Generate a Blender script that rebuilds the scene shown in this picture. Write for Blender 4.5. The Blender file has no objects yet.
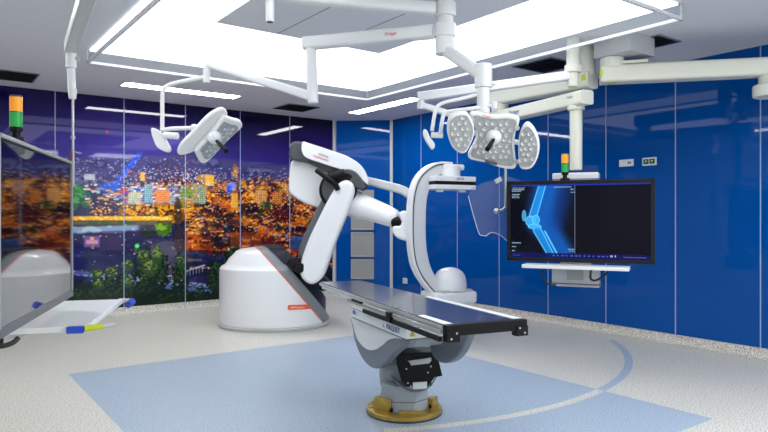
import bpy, bmesh, math, random
import numpy as np
from mathutils import Vector, Matrix

random.seed(4)
SC = bpy.context.scene
COL = SC.collection
PI = math.pi

# ------------------------------------------------------------------ camera
CAMH, F = 1.5, 631.0
cam_d = bpy.data.cameras.new('camera')
cam_d.sensor_width = 36.0
cam_d.lens = F / 768 * 36.0
cam_d.clip_start = 0.05
cam = bpy.data.objects.new('camera', cam_d)
COL.objects.link(cam)
cam.location = (0, 0, CAMH)
cam.rotation_euler = (PI / 2, 0, 0)
SC.camera = cam

# ------------------------------------------------------------------ world, exposure
w = bpy.data.worlds.new('world'); SC.world = w; w.use_nodes = True
w.node_tree.nodes['Background'].inputs[0].default_value = (0.6, 0.7, 1, 1)
w.node_tree.nodes['Background'].inputs[1].default_value = 0.05
SC.view_settings.view_transform = 'Standard'
SC.view_settings.look = 'None'
SC.view_settings.exposure = 1.12
SC.view_settings.gamma = 1.0
SC.view_settings.use_curve_mapping = False
DIFFUSER_E = 1.35      # radiance of the laminar air field
SOFT_E = 7.0          # unseen wide ceiling lights behind the viewpoint
STRIP_E = 17.0         # radiance of the recessed ceiling strips

FILL_E = 0.9        # radiance of the fill panels added behind the viewpoint

# ------------------------------------------------------------------ frames
A = math.atan2(468, 631)            # the room is turned against the camera
CA, SA = math.cos(A), math.sin(A)
XW, YW = 7.155, 10.10               # right wall, mural wall (room frame)
XL, YR = -1.3, -1.6                 # left wall, rear wall
H = 3.295
CH = 0.11                           # cove skirting height


def rw(X, Y, z=0.0):                # room frame -> world
    return Vector((CA * X - SA * Y, SA * X + CA * Y, z))


def wr(v):                          # world -> room frame
    return (CA * v[0] + SA * v[1], -SA * v[0] + CA * v[1])


def at(px, py, d):
    return Vector(((px - 384) / F * d, d, CAMH - (py - 216) / F * d))


def on(px, py, P, n):               # view ray meets a plane
    r = Vector(((px - 384) / F, 1.0, -(py - 216) / F))
    o = Vector((0, 0, CAMH))
    n = Vector(n)
    t = (Vector(P) - o).dot(n) / r.dot(n)
    return o + r * t


def ceil(px, py, z=H):
    return on(px, py, (0, 0, z), (0, 0, 1))


# ------------------------------------------------------------------ materials
def lin(c):
    out = []
    for v in c:
        v = v / 255.0
        out.append(v / 12.92 if v <= 0.04045 else ((v + 0.055) / 1.055) ** 2.4)
    return tuple(out) + (1.0,)


def mat(name, col, rough=0.45, metal=0.0, coat=0.0, emit=None, es=0.0, var=0.0, scale=8.0, spec=0.5):
    m = bpy.data.materials.new(name)
    m.use_nodes = True
    nt = m.node_tree
    b = nt.nodes['Principled BSDF']
    b.inputs['Base Color'].default_value = lin(col)
    b.inputs['Roughness'].default_value = rough
    b.inputs['Metallic'].default_value = metal
    b.inputs['Coat Weight'].default_value = coat
    b.inputs['Coat Roughness'].default_value = 0.05
    b.inputs['Specular IOR Level'].default_value = spec
    if emit:
        b.inputs['Emission Color'].default_value = lin(emit)
        b.inputs['Emission Strength'].default_value = es
    # faint procedural wear in the roughness
    tc = nt.nodes.new('ShaderNodeTexCoord')
    n = nt.nodes.new('ShaderNodeTexNoise'); n.inputs['Scale'].default_value = scale
    nt.links.new(tc.outputs['Object'], n.inputs['Vector'])
    mr = nt.nodes.new('ShaderNodeMapRange')
    mr.inputs['To Min'].default_value = max(0, rough - 0.012)
    mr.inputs['To Max'].default_value = min(1, rough + 0.012)
    nt.links.new(n.outputs['Fac'], mr.inputs['Value'])
    nt.links.new(mr.outputs['Result'], b.inputs['Roughness'])
    if var:
        mx = nt.nodes.new('ShaderNodeMix'); mx.data_type = 'RGBA'
        mx.inputs['A'].default_value = lin(tuple(v * (1 - var) for v in col))
        mx.inputs['B'].default_value = lin(col)
        nt.links.new(n.outputs['Fac'], mx.inputs['Factor'])
        nt.links.new(mx.outputs['Result'], b.inputs['Base Color'])
    return m


def emission(name, col, s):
    m = bpy.data.materials.new(name); m.use_nodes = True
    nt = m.node_tree; nt.nodes.clear()
    e = nt.nodes.new('ShaderNodeEmission'); o = nt.nodes.new('ShaderNodeOutputMaterial')
    e.inputs[0].default_value = lin(col); e.inputs[1].default_value = s
    nt.links.new(e.outputs[0], o.inputs[0])
    return m


def glass(name, tint, fac, rough=0.02):
    """clear sheet: transparent body with a glossy surface"""
    m = bpy.data.materials.new(name); m.use_nodes = True
    nt = m.node_tree; nt.nodes.clear()
    t = nt.nodes.new('ShaderNodeBsdfTransparent'); t.inputs[0].default_value = lin(tint)
    g = nt.nodes.new('ShaderNodeBsdfPrincipled')
    g.inputs['Base Color'].default_value = lin(tint); g.inputs['Roughness'].default_value = rough
    mx = nt.nodes.new('ShaderNodeMixShader'); mx.inputs[0].default_value = fac
    o = nt.nodes.new('ShaderNodeOutputMaterial')
    nt.links.new(t.outputs[0], mx.inputs[1]); nt.links.new(g.outputs[0], mx.inputs[2])
    nt.links.new(mx.outputs[0], o.inputs[0])
    return m


M = dict(
    white=mat('white_enamel', (226, 228, 228), 0.3, coat=0.25),
    robot=mat('robot_white', (232, 233, 235), 0.28, coat=0.3),
    cream=mat('cream_enamel', (218, 219, 205), 0.35),
    cgrey=mat('c_arc_grey', (212, 214, 217), 0.35),
    lgrey=mat('light_grey', (188, 190, 192), 0.4),
    grey=mat('mid_grey', (128, 133, 138), 0.4),
    sgrey=mat('slate_grey', (92, 96, 102), 0.4),
    dgrey=mat('dark_grey', (70, 73, 78), 0.4),
    navy=mat('dark_navy_plastic', (26, 28, 44), 0.4, spec=0.3),
    black=mat('black_plastic', (7, 7, 9), 0.45, spec=0.22),
    orange=mat('orange_trim', (236, 92, 30), 0.4),
    ceil=mat('ceiling_paint', (222, 224, 228), 0.55, var=0.03, scale=0.6),
    wall=mat('plain_wall', (228, 230, 232), 0.5),
    steel=mat('brushed_steel', (190, 192, 194), 0.28, metal=0.9),
    brass=mat('brass', (224, 188, 92), 0.32, metal=0.7, var=0.35, scale=14),
    tabletop=mat('table_top_carbon', (56, 60, 72), 0.2, coat=0.25),
    tgrey=mat('table_pale_grey', (222, 225, 225), 0.4),
    trim=mat('shroud_rim_grey', (112, 118, 126), 0.35),
    tshade=mat('table_mid_grey', (160, 167, 172), 0.38),
    yellow=mat('yellow_green_sticker', (196, 205, 50), 0.5),
    blue=mat('blue_plastic', (30, 70, 190), 0.4),
    ltext=mat('blue_lettering', (70, 88, 160), 0.5),
    rtext=mat('red_lettering', (215, 60, 50), 0.5),
    gtext=mat('grey_lettering', (105, 125, 125), 0.5),
    wtext=mat('white_lettering', (245, 235, 225), 0.5),
    socket=mat('white_plastic', (215, 220, 222), 0.4),
    green=mat('green_socket', (4, 84, 40), 0.4),
    lens=mat('lens_panel', (176, 180, 182), 0.22, coat=0.5, var=0.25, scale=30),
    led=mat('led_reflector', (206, 210, 212), 0.2, metal=0.35),
    vent=mat('vent_dark', (16, 16, 20), 0.6),
    louvre=mat('vent_louvre', (34, 34, 40), 0.5),
    grille=mat('grille_grey', (158, 160, 158), 0.45),
    seam=mat('pale_seam', (150, 165, 200), 0.4),
    screen=mat('dark_glass_screen', (8, 9, 14), 0.03, coat=0.6, spec=1.0),
    frame=mat('monitor_frame', (20, 22, 29), 0.4, spec=0.25),
    bezel=mat('monitor_rim_grey', (150, 152, 155), 0.35),
    cable=mat('cable_black', (12, 12, 14), 0.5),
    redcable=mat('red_brown_cable', (110, 50, 50), 0.5),
    tan=mat('warning_yellow', (190, 175, 50), 0.5),
    amber=mat('amber_lens', (240, 150, 20), 0.25, coat=0.5, emit=(255, 160, 20), es=0.13),
    greenlens=mat('green_lens', (20, 150, 60), 0.25, coat=0.5, emit=(30, 200, 70), es=0.06),
    diffuser=emission('lit_diffuser', (246, 250, 255), DIFFUSER_E),
    strip_soft=emission('lit_wide_light', (250, 252, 255), SOFT_E),
    strip=emission('lit_strip', (250, 252, 255), STRIP_E),
    skirt=glass('skirt_glass', (240, 242, 244), 0.07),
    shield=glass('shield_glass', (236, 241, 246), 0.05),
)


# ------------------------------------------------------------------ mesh builder
MW = {}


def mw_of(p):
    return MW.get(p.name, Matrix.Identity(4)) if p else Matrix.Identity(4)


def catmull(pts, n=8):
    pts = [Vector(p) for p in pts]
    out = []
    for i in range(len(pts) - 1):
        p0 = pts[max(i - 1, 0)]; p1 = pts[i]; p2 = pts[i + 1]; p3 = pts[min(i + 2, len(pts) - 1)]
        for k in range(n):
            t = k / n
            out.append(0.5 * ((2 * p1) + (-p0 + p2) * t + (2 * p0 - 5 * p1 + 4 * p2 - p3) * t * t
                              + (-p0 + 3 * p1 - 3 * p2 + p3) * t ** 3))
    out.append(pts[-1])
    return out


def smooth_loop(pts, n=5):
    """closed smooth outline through points"""
    P = [Vector(p) for p in pts]; N = len(P); out = []
    for i in range(N):
        p0, p1, p2, p3 = P[i - 1], P[i], P[(i + 1) % N], P[(i + 2) % N]
        for k in range(n):
            t = k / n
            out.append(0.5 * ((2 * p1) + (-p0 + p2) * t + (2 * p0 - 5 * p1 + 4 * p2 - p3) * t * t
                              + (-p0 + 3 * p1 - 3 * p2 + p3) * t ** 3))
    return out


class MB:
    def __init__(self):
        self.bm = bmesh.new()

    def _bev(self, geom_verts, bev, seg=2, ang=0.6):
        if bev <= 0:
            return
        vs = set(geom_verts)
        es = []
        self.bm.normal_update()
        for e in self.bm.edges:
            if e.verts[0] in vs and e.verts[1] in vs and len(e.link_faces) == 2:
                if e.calc_face_angle(0) > ang:
                    es.append(e)
        if es:
            bmesh.ops.bevel(self.bm, geom=es, offset=bev, segments=seg, profile=0.5, affect='EDGES', clamp_overlap=True)

    def obox(self, c, s, mtx=None, bev=0.0, seg=2):
        """box of size s centred at c; mtx = 3x3 rotation"""
        R = (mtx or Matrix.Identity(3)).to_4x4()
        T = Matrix.Translation(Vector(c)) @ R @ Matrix.Diagonal((*s, 1))
        r = bmesh.ops.create_cube(self.bm, size=1.0, matrix=T)
        self._bev(r['verts'], bev, seg)
        return self

    def box(self, x0, x1, y0, y1, z0, z1, bev=0.0, seg=2):
        return self.obox(((x0 + x1) / 2, (y0 + y1) / 2, (z0 + z1) / 2), (x1 - x0, y1 - y0, z1 - z0), None, bev, seg)

    def loft(self, rings, cap=True, closed=False):
        vr = [[self.bm.verts.new(p) for p in r] for r in rings]
        n = len(vr[0])
        m = len(vr)
        for i in range(m if closed else m - 1):
            a, b = vr[i], vr[(i + 1) % m]
            for k in range(n):
                try:
                    self.bm.faces.new((a[k], a[(k + 1) % n], b[(k + 1) % n], b[k]))
                except ValueError:
                    pass
        if cap and not closed:
            self.bm.faces.new(list(reversed(vr[0])))
            self.bm.faces.new(vr[-1])
        return [v for r in vr for v in r]

    def tube(self, pts, r, seg=16, cap=True):
        pts = [Vector(p) for p in pts]
        rs = r if isinstance(r, (list, tuple)) else [r] * len(pts)
        t = (pts[1] - pts[0]).normalized()
        up = Vector((0, 0, 1)) if abs(t.z) < 0.9 else Vector((1, 0, 0))
        nrm = t.cross(up).normalized()
        rings = []
        for i, p in enumerate(pts):
            if i == 0: t2 = pts[1] - pts[0]
            elif i == len(pts) - 1: t2 = pts[-1] - pts[-2]
            else: t2 = pts[i + 1] - pts[i - 1]
            t2.normalize()
            nrm = (nrm - t2 * nrm.dot(t2)).normalized()
            bn = t2.cross(nrm)
            rings.append([p + (nrm * math.cos(a) + bn * math.sin(a)) * rs[i]
                          for a in [2 * PI * k / seg for k in range(seg)]])
        self.loft(rings, cap)
        return self

    def sweep(self, pts, side, wid, thick, rnd=0.25, seg=3):
        """rounded bar along pts; side = fixed width direction; wid/thick number or list"""
        pts = [Vector(p) for p in pts]
        side = Vector(side).normalized()
        N = len(pts)
        ws = wid if isinstance(wid, (list, tuple)) else [wid] * N
        ts = thick if isinstance(thick, (list, tuple)) else [thick] * N
        rings = []
        for i, p in enumerate(pts):
            if i == 0: t = pts[1] - pts[0]
            elif i == N - 1: t = pts[-1] - pts[-2]
            else: t = pts[i + 1] - pts[i - 1]
            t.normalize()
            s = (side - t * side.dot(t)).normalized()
            n = t.cross(s)
            hw, ht = ws[i] / 2, ts[i] / 2
            rr = min(hw, ht) * 2 * rnd
            ring = []
            for cx, cy, a0 in ((1, 1, 0), (-1, 1, PI / 2), (-1, -1, PI), (1, -1, 1.5 * PI)):
                for k in range(seg + 1):
                    a = a0 + PI / 2 * k / seg
                    ring.append(p + s * (cx * (hw - rr) + rr * math.cos(a)) + n * (cy * (ht - rr) + rr * math.sin(a)))
            rings.append(ring)
        self.loft(rings)
        return self

    def beam(self, a, b, wid, hgt, rnd=0.2, wid2=None, hgt2=None):
        """bar from a to b, width horizontal, height vertical"""
        a, b = Vector(a), Vector(b)
        t = (b - a).normalized()
        side = Vector((0, 0, 1)).cross(t)
        if side.length < 1e-3: side = Vector((1, 0, 0))
        w2 = wid2 or wid; h2 = hgt2 or hgt
        return self.sweep([a, b], side, [wid, w2], [hgt, h2], rnd)

    def lathe(self, prof, c=(0, 0, 0), axis=None, seg=40):
        """prof = [(r, h)...] about an axis through c"""
        c = Vector(c)
        ax = Vector(axis).normalized() if axis else Vector((0, 0, 1))
        u = ax.orthogonal().normalized(); v = ax.cross(u)
        rings = []
        for r, h in prof:
            r = max(r, 1e-4)
            rings.append([c + ax * h + (u * math.cos(a) + v * math.sin(a)) * r for a in [2 * PI * k / seg for k in range(seg)]])
        self.loft(rings)
        return self

    def prism(self, pts, d, bev=0.0, seg=2):
        """outline of 3-D points pushed along vector d"""
        d = Vector(d)
        n = Vector((0, 0, 0)); P = [Vector(p) for p in pts]
        for i in range(len(P)):
            n += P[i].cross(P[(i + 1) % len(P)])
        if n.dot(d) > 0: P = P[::-1]
        vs = self.loft([P[::-1], [p + d for p in P[::-1]]])
        bmesh.ops.recalc_face_normals(self.bm, faces=self.bm.faces)
        if bev > 0:
            s = set(vs); es = []
            caps = [f for f in self.bm.faces if len(f.verts) == len(P) and all(v in s for v in f.verts)]
            ee = set()
            for f in caps:
                for e in f.edges: ee.add(e)
            bmesh.ops.bevel(self.bm, geom=list(ee), offset=bev, segments=seg, profile=0.5, affect='EDGES', clamp_overlap=True)
        return self

    def cyl(self, a, b, r, r2=None, seg=32, bev=0.0):
        a, b = Vector(a), Vector(b)
        L = (b - a).length
        r2 = r if r2 is None else r2
        if bev:
            prof = [(r - bev, 0), (r - bev * .3, bev * .3), (r, bev), (r2, L - bev), (r2 - bev * .3, L - bev * .3), (r2 - bev, L)]
        else:
            prof = [(r, 0), (r2, L)]
        return self.lathe(prof, a, b - a, seg)

    def cut(self, P, n, keep_below=True):
        """remove what lies on the +n side of the plane (or -n side)"""
        g = list(self.bm.verts) + list(self.bm.edges) + list(self.bm.faces)
        r = bmesh.ops.bisect_plane(self.bm, geom=g, plane_co=Vector(P), plane_no=Vector(n),
                                   clear_outer=keep_below, clear_inner=not keep_below)
        es = [e for e in r['geom_cut'] if isinstance(e, bmesh.types.BMEdge)]
        if es:
            bmesh.ops.holes_fill(self.bm, edges=es, sides=0)
        return self

    def build(self, name, m, parent=None, ang=40, label=None):
        bmesh.ops.recalc_face_normals(self.bm, faces=self.bm.faces)
        me = bpy.data.meshes.new(name)
        self.bm.transform(mw_of(parent).inverted())
        self.bm.to_mesh(me); self.bm.free()
        for p in me.polygons: p.use_smooth = True
        me.set_sharp_from_angle(angle=math.radians(ang))
        me.materials.append(m)
        o = bpy.data.objects.new(name, me)
        COL.objects.link(o)
        if parent:
            o.parent = parent
            MW[o.name] = mw_of(parent)
        if label: o['label'] = label
        md = o.modifiers.new('even_shading', 'WEIGHTED_NORMAL'); md.keep_sharp = True
        return o


def thing(name, label, cat, loc, rz=0.0, group=None):
    o = bpy.data.objects.new(name, None)
    o.empty_display_size = 0.1
    COL.objects.link(o)
    o.location = loc; o.rotation_euler = (0, 0, rz)
    MW[o.name] = Matrix.Translation(Vector(loc)) @ Matrix.Rotation(rz, 4, 'Z')
    o['label'] = label; o['category'] = cat
    if group: o['group'] = group
    return o


def tag(o, label, cat, group=None):
    o['label'] = label; o['category'] = cat
    if group: o['group'] = group
    return o


def struct(o):
    o['kind'] = 'structure'
    return o


def set_room(o):
    """mesh drawn in room coordinates: turn it with the room"""
    o.rotation_euler = (0, 0, A)
    return o


def lettering(name, txt, size, origin, xdir, ydir, m, parent, lift=0.002):
    cu = bpy.data.curves.new('t', 'FONT')
    cu.body = txt; cu.size = size; cu.extrude = 0.0006
    cu.align_x = 'CENTER'; cu.align_y = 'CENTER'
    to = bpy.data.objects.new('t', cu); COL.objects.link(to)
    dg = bpy.context.evaluated_depsgraph_get()
    me = bpy.data.meshes.new_from_object(to.evaluated_get(dg))
    bpy.data.objects.remove(to)
    x = Vector(xdir).normalized(); y = Vector(ydir); y = (y - x * y.dot(x)).normalized(); z = x.cross(y)
    Mx = Matrix((x, y, z)).transposed().to_4x4(); Mx.translation = Vector(origin) + z * lift
    me.transform(mw_of(parent).inverted() @ Mx)
    me.materials.clear(); me.materials.append(m)
    me.name = name
    o = bpy.data.objects.new(name, me); COL.objects.link(o); o.parent = parent
    return o


# ================================================================== SETTING
def floor_material():
    m = bpy.data.materials.new('terrazzo_floor'); m.use_nodes = True
    nt = m.node_tree; b = nt.nodes['Principled BSDF']
    L = nt.links.new
    tc = nt.nodes.new('ShaderNodeTexCoord')
    sp = nt.nodes.new('ShaderNodeSeparateXYZ'); L(tc.outputs['Object'], sp.inputs[0])

    def mth(op, a, b_=None, c=None):
        n = nt.nodes.new('ShaderNodeMath'); n.operation = op
        for i, v in enumerate((a, b_, c)):
            if v is None: continue
            if isinstance(v, (int, float)): n.inputs[i].default_value = v
            else: L(v, n.inputs[i])
        return n.outputs[0]
    X, Y = sp.outputs[0], sp.outputs[1]
    rect = mth('MULTIPLY', mth('MULTIPLY', mth('GREATER_THAN', X, 1.16), mth('LESS_THAN', X, 4.74)),
               mth('MULTIPLY', mth('GREATER_THAN', Y, 2.30), mth('LESS_THAN', Y, 6.60)))
    cx, cy = wr((-.6, 7.7))
    dx = mth('SUBTRACT', X, cx); dy = mth('SUBTRACT', Y, cy)
    r = mth('SQRT', mth('ADD', mth('MULTIPLY', dx, dx), mth('MULTIPLY', dy, dy)))
    ring = mth('LESS_THAN', mth('ABSOLUTE', mth('SUBTRACT', r, 3.345)), 0.04)
    # the inlaid arc stops shortly before the right wall
    px, py = wr((2.9, 7.9))
    ex, ey = wr((3.4, 7.82))
    stop = mth('LESS_THAN', mth('ADD', mth('MULTIPLY', X, -SA), mth('MULTIPLY', Y, CA)), 99)
    wy = mth('ADD', mth('MULTIPLY', X, SA), mth('MULTIPLY', Y, CA))
    ring = mth('MULTIPLY', ring, mth('LESS_THAN', wy, 7.62))
    wx = mth('SUBTRACT', mth('MULTIPLY', X, CA), mth('MULTIPLY', Y, SA))
    ring = mth('MULTIPLY', ring, mth('GREATER_THAN', wx, 0.0))
    isblue = mth('ABSOLUTE', mth('SUBTRACT', rect, ring))
    # speckle
    v1 = nt.nodes.new('ShaderNodeTexNoise'); v1.inputs['Scale'].default_value = 90; v1.inputs['Detail'].default_value = 3
    L(tc.outputs['Object'], v1.inputs['Vector'])
    v2 = nt.nodes.new('ShaderNodeTexNoise'); v2.inputs['Scale'].default_value = 0.9; v2.inputs['Detail'].default_value = 3
    L(tc.outputs['Object'], v2.inputs['Vector'])

    def ramp(fac, stops):
        n = nt.nodes.new('ShaderNodeValToRGB'); L(fac, n.inputs[0])
        e = n.color_ramp.elements
        e[0].position = stops[0][0]; e[0].color = lin(stops[0][1])
        e[1].position = stops[1][0]; e[1].color = lin(stops[1][1])
        for p, c in stops[2:]:
            k = e.new(p); k.color = lin(c)
        return n.outputs[0]
    beige = ramp(v1.outputs['Fac'], [(0.34, (118, 118, 114)), (0.60, (220, 218, 207)), (0.46, (198, 196, 187)), (0.75, (232, 230, 222))])
    blue = ramp(v1.outputs['Fac'], [(0.34, (116, 132, 148)), (0.60, (172, 187, 202)), (0.46, (154, 170, 187)), (0.75, (188, 200, 212))])
    mx = nt.nodes.new('ShaderNodeMix'); mx.data_type = 'RGBA'
    L(isblue, mx.inputs['Factor']); L(beige, mx.inputs['A']); L(blue, mx.inputs['B'])
    L(mx.outputs['Result'], b.inputs['Base Color'])
    mr = nt.nodes.new('ShaderNodeMapRange'); mr.inputs['To Min'].default_value = 0.30; mr.inputs['To Max'].default_value = 0.48
    L(v2.outputs['Fac'], mr.inputs['Value']); L(mr.outputs['Result'], b.inputs['Roughness'])
    return m


def cove_material():
    m = bpy.data.materials.new('terrazzo_cove'); m.use_nodes = True
    nt = m.node_tree; b = nt.nodes['Principled BSDF']
    tc = nt.nodes.new('ShaderNodeTexCoord')
    v = nt.nodes.new('ShaderNodeTexNoise'); v.inputs['Scale'].default_value = 75; v.inputs['Detail'].default_value = 3
    r = nt.nodes.new('ShaderNodeValToRGB')
    nt.links.new(tc.outputs['Object'], v.inputs['Vector']); nt.links.new(v.outputs['Fac'], r.inputs[0])
    e = r.color_ramp.elements
    e[0].position = .34; e[0].color = lin((125, 124, 120)); e[1].position = .62; e[1].color = lin((222, 218, 206))
    nt.links.new(r.outputs[0], b.inputs['Base Color']); b.inputs['Roughness'].default_value = .45
    return m


def blue_glass():
    m = bpy.data.materials.new('blue_glass_panels'); m.use_nodes = True
    nt = m.node_tree; b = nt.nodes['Principled BSDF']
    tc = nt.nodes.new('ShaderNodeTexCoord')
    v = nt.nodes.new('ShaderNodeTexNoise'); v.inputs['Scale'].default_value = 0.7
    mx = nt.nodes.new('ShaderNodeMix'); mx.data_type = 'RGBA'
    nt.links.new(tc.outputs['Object'], v.inputs['Vector']); nt.links.new(v.outputs['Fac'], mx.inputs['Factor'])
    mx.inputs['A'].default_value = lin((0, 68, 144)); mx.inputs['B'].default_value = lin((0, 78, 158))
    nt.links.new(mx.outputs['Result'], b.inputs['Base Color'])
    b.inputs['Roughness'].default_value = 0.035
    b.inputs['Specular IOR Level'].default_value = 0.22
    return m


M['floor'] = floor_material(); M['cove'] = cove_material(); M['bglass'] = blue_glass()
CX0 = 6.33          # where the chamfered corner meets the mural wall (X) and ...
CY0 = 9.41          # ... the right wall (Y)

b = MB(); P = [(XL, YR), (XW, YR), (XW, CY0), (CX0, YW), (XL, YW)]
b.prism([(x, y, -0.1) for x, y in P], (0, 0, 0.1))
struct(set_room(b.build('floor', M['floor'])))
b = MB()
b.prism([(x, y, H) for x, y in P], (0, 0, 0.12))
struct(set_room(b.build('ceiling', M['ceil'])))
# right wall, blue glass
b = MB(); b.box(XW, XW + .1, YR, CY0, 0, H)
wall_right = struct(set_room(b.build('wall_right', M['bglass'])))
b = MB(); b.prism([(CX0, YW, 0), (XW, CY0, 0), (XW + .1, CY0 + .02, 0), (XW + .1, YW + .1, 0), (CX0, YW + .1, 0)], (0, 0, H))
struct(set_room(b.build('wall_corner', M['bglass'])))
b = MB(); b.box(XL - .1, XL, YR, YW, 0, H)
struct(set_room(b.build('wall_left', M['wall'])))
b = MB(); b.box(XL - .1, XW + .1, YR - .1, YR, 0, H)
struct(set_room(b.build('wall_rear', M['wall'])))

# ---- mural wall: a printed night view of a town, drawn into the colour attribute of one fine grid
NW, NH = 800, 340


def mural_mesh():
    xs = np.linspace(XL, CX0, NW); zs = np.linspace(CH - .02, H, NH)
    X, Z = np.meshgrid(xs, zs)
    Xc = CA * X - SA * YW; D = SA * X + CA * YW
    PX = 384 + F * Xc / D; PY = 216 - (Z - CAMH) * F / D
    rng = np.random.default_rng(11)

    def noise(sx, sz, seed):
        """smooth value noise over the panel, cell sizes in metres"""
        r = np.random.default_rng(seed)
        gx = int(8 / sx) + 3; gz = int(4 / sz) + 3
        g = r.random((gz, gx))
        u = (X - XL) / sx; v = Z / sz
        i = np.floor(u).astype(int); j = np.floor(v).astype(int)
        fu = u - i; fv = v - j
        fu = fu * fu * (3 - 2 * fu); fv = fv * fv * (3 - 2 * fv)
        return ((g[j, i] * (1 - fu) + g[j, i + 1] * fu) * (1 - fv) + (g[j + 1, i] * (1 - fu) + g[j + 1, i + 1] * fu) * fv)

    def sm(x, a, b_):
        t = np.clip((x - a) / (b_ - a), 0, 1)
        return t * t * (3 - 2 * t)

    C = np.zeros((NH, NW, 3))

    def blend(mask, c):
        nonlocal C
        C = C * (1 - mask[..., None]) + np.array(c, float) * mask[..., None]

    n1 = noise(.9, .3, 1); n2 = noise(.25, .12, 2); n3 = noise(.07, .05, 3); n4 = noise(.03, .025, 4); n5 = noise(.12, .18, 5)
    # sky
    top = np.array([24, 14, 74.]); right = np.array([7, 4, 26.]); low = np.array([72, 62, 156.]); lowr = np.array([52, 40, 122.])
    tr = sm(PX, 150, 320)[..., None]
    tv = sm(PY + 10 * (n1 - .5), 100, 168)[..., None]
    C = (top * (1 - tr) + right * tr) * (1 - tv) + (low * (1 - tr) + lowr * tr) * tv
    C += ((n1 - .5) * 26)[..., None] * np.array([.6, .5, 1.2])
    # far hillside
    hill = sm(PY - (158 + 6 * (n1 - .5) + 8 * sm(PX, 190, 300)), -2, 3)
    blend(hill, (74, 70, 122))
    blend(hill * sm(n2, .45, .7) * .6, (48, 42, 92))
    blend(hill * sm(n2, .6, .8) * sm(n3, .4, .6) * .6, (120, 126, 170))
    ridge = sm(PY - (178 - .55 * (PX - 130)), -2, 4) * (1 - sm(PX, 165, 230)) * sm(PX, 120, 140) * (1 - sm(PY, 178, 190))
    blend(ridge * .7, (66, 58, 96))
    # middle ground and orange town
    mid = sm(PY - (184 + 8 * (n2 - .5)), -6, 6)
    blend(mid, (58, 46, 62))
    om = sm(PY - (181 + 10 * (n2 - .5)), -6, 8) * (1 - sm(PY - (252 + 10 * n2), 0, 30)) * sm(PX, 128, 190)
    om = np.maximum(om, sm(PY, 184, 192) * (1 - sm(PY, 268, 300)) * (PX > 195))
    om = np.maximum(om, sm(PY, 185, 196) * (1 - sm(PY, 224, 236)) * (PX > 190))
    blend(om, (70, 26, 30))
    f = sm(n3 * .45 + n4 * .25 + n2 * .3, .46, .60)
    blend(om * f, (214, 96, 18))
    f = sm(n3 * .35 + n4 * .4 + n2 * .25, .54, .68)
    blend(om * f * (1 - sm(PY, 235, 262) * .6), (248, 168, 40))
    f = sm(n4 * .6 + n3 * .4, .70, .82)
    blend(om * f, (255, 226, 130))
    blend(om * sm(noise(.16, .05, 9), .62, .74) * .8, (26, 18, 30))
    blend(om * sm(noise(.05, .03, 19), .60, .70) * sm(PY, 205, 225) * .85, (24, 12, 22))
    blend(om * sm(noise(.2, .1, 21), .66, .8) * sm(PY, 210, 235) * .8, (150, 30, 22))
    # bright centre: white and cyan fronts
    cm = sm(PY, 186, 190) * (1 - sm(PY, 203, 207)) * sm(PX, 88, 104) * (1 - sm(PX, 172, 184))
    blend(cm * .85, (120, 150, 176))
    blend(cm * sm(n4, .45, .6) * .8, (214, 226, 220))
    blend(cm * sm(noise(.09, .03, 8), .6, .7) * .8, (200, 40, 60))
    blend(cm * sm(noise(.08, .03, 18), .62, .72) * .9, (30, 80, 200))
    # brown-gold band behind the road
    gm = sm(PY, 203, 207) * (1 - sm(PY, 220, 223)) * sm(PX, 100, 125) * (1 - sm(PX, 196, 206))
    blend(gm, (120, 74, 22))
    blend(gm * sm(n3, .45, .62), (236, 160, 26))
    blend(gm * sm(n4, .55, .7), (46, 34, 22))
    # wooded hill left of centre
    wh = sm(PY - (182 + .45 * np.maximum(PX - 84, 0) + .5 * np.maximum(84 - PX, 0) + 4 * (n3 - .5)), -2, 3) * (1 - sm(PX, 112, 130)) * (1 - sm(PY, 214, 218))
    blend(wh, (40, 46, 84)); blend(wh * sm(n4, .4, .7) * .5, (62, 62, 92))
    # left part beyond the frame and behind the monitor: more of the orange town
    lm = (1 - sm(PX, 40, 60)) * sm(PY, 176, 190) * (1 - sm(PY, 240, 262))
    blend(lm, (66, 30, 34)); blend(lm * sm(n3 * .5 + n4 * .5, .45, .62), (222, 112, 28)); blend(lm * sm(n4, .7, .8), (255, 200, 90))
    for (cx, cy, rx, ry, c) in ((76, 194, 10, 11, (58, 132, 72)), (70, 204, 9, 8, (40, 108, 60)), (86, 200, 6, 8, (44, 96, 74)), (64, 190, 7, 9, (70, 150, 70))):
        e = ((PX - cx) / rx) ** 2 + ((PY - cy) / ry) ** 2
        blend((1 - sm(e + .8 * (n4 - .5), .7, 1.1)) * .9, c)
        blend((1 - sm(e, .5, 1.)) * sm(n4, .5, .7) * .6, (120, 190, 110))
    # lower dark quarter
    lo = sm(PY - (222 + 3 * (n3 - .5)), -1, 2) * (1 - sm(PX - (186 + 10 * (n2 - .5)), -6, 8))
    lo = np.maximum(lo, sm(PY - (250 + .12 * (PX - 190) + 8 * (n2 - .5)), -3, 5) * (PX > 180))
    blend(lo, (26, 28, 70))
    blend(lo * sm(n2, .5, .75) * .7, (44, 36, 92))
    blend(lo * sm(n3, .6, .8) * .4, (60, 70, 120))
    # golden road, river
    rd = sm(PY, 215.5, 217) * (1 - sm(PY, 219.5, 221)) * sm(PX, 60, 66) * (1 - sm(PX, 168, 176))
    blend(rd, (250, 180, 30)); blend(rd * sm(n4, .6, .7), (255, 225, 110))
    r2 = sm(PY, 220.5, 221.5) * (1 - sm(PY, 224, 225.5)) * (PX < 172)
    blend(r2 * .9, (112, 90, 40)); blend(r2 * sm(n3, .5, .65), (56, 82, 46))
    rv = sm(PY - (232 - .03 * (PX - 70)), -6, -4) * (1 - sm(PY - (234 - .05 * (PX - 70)), -2, 1)) * (1 - sm(PX, 136, 142))
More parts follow.
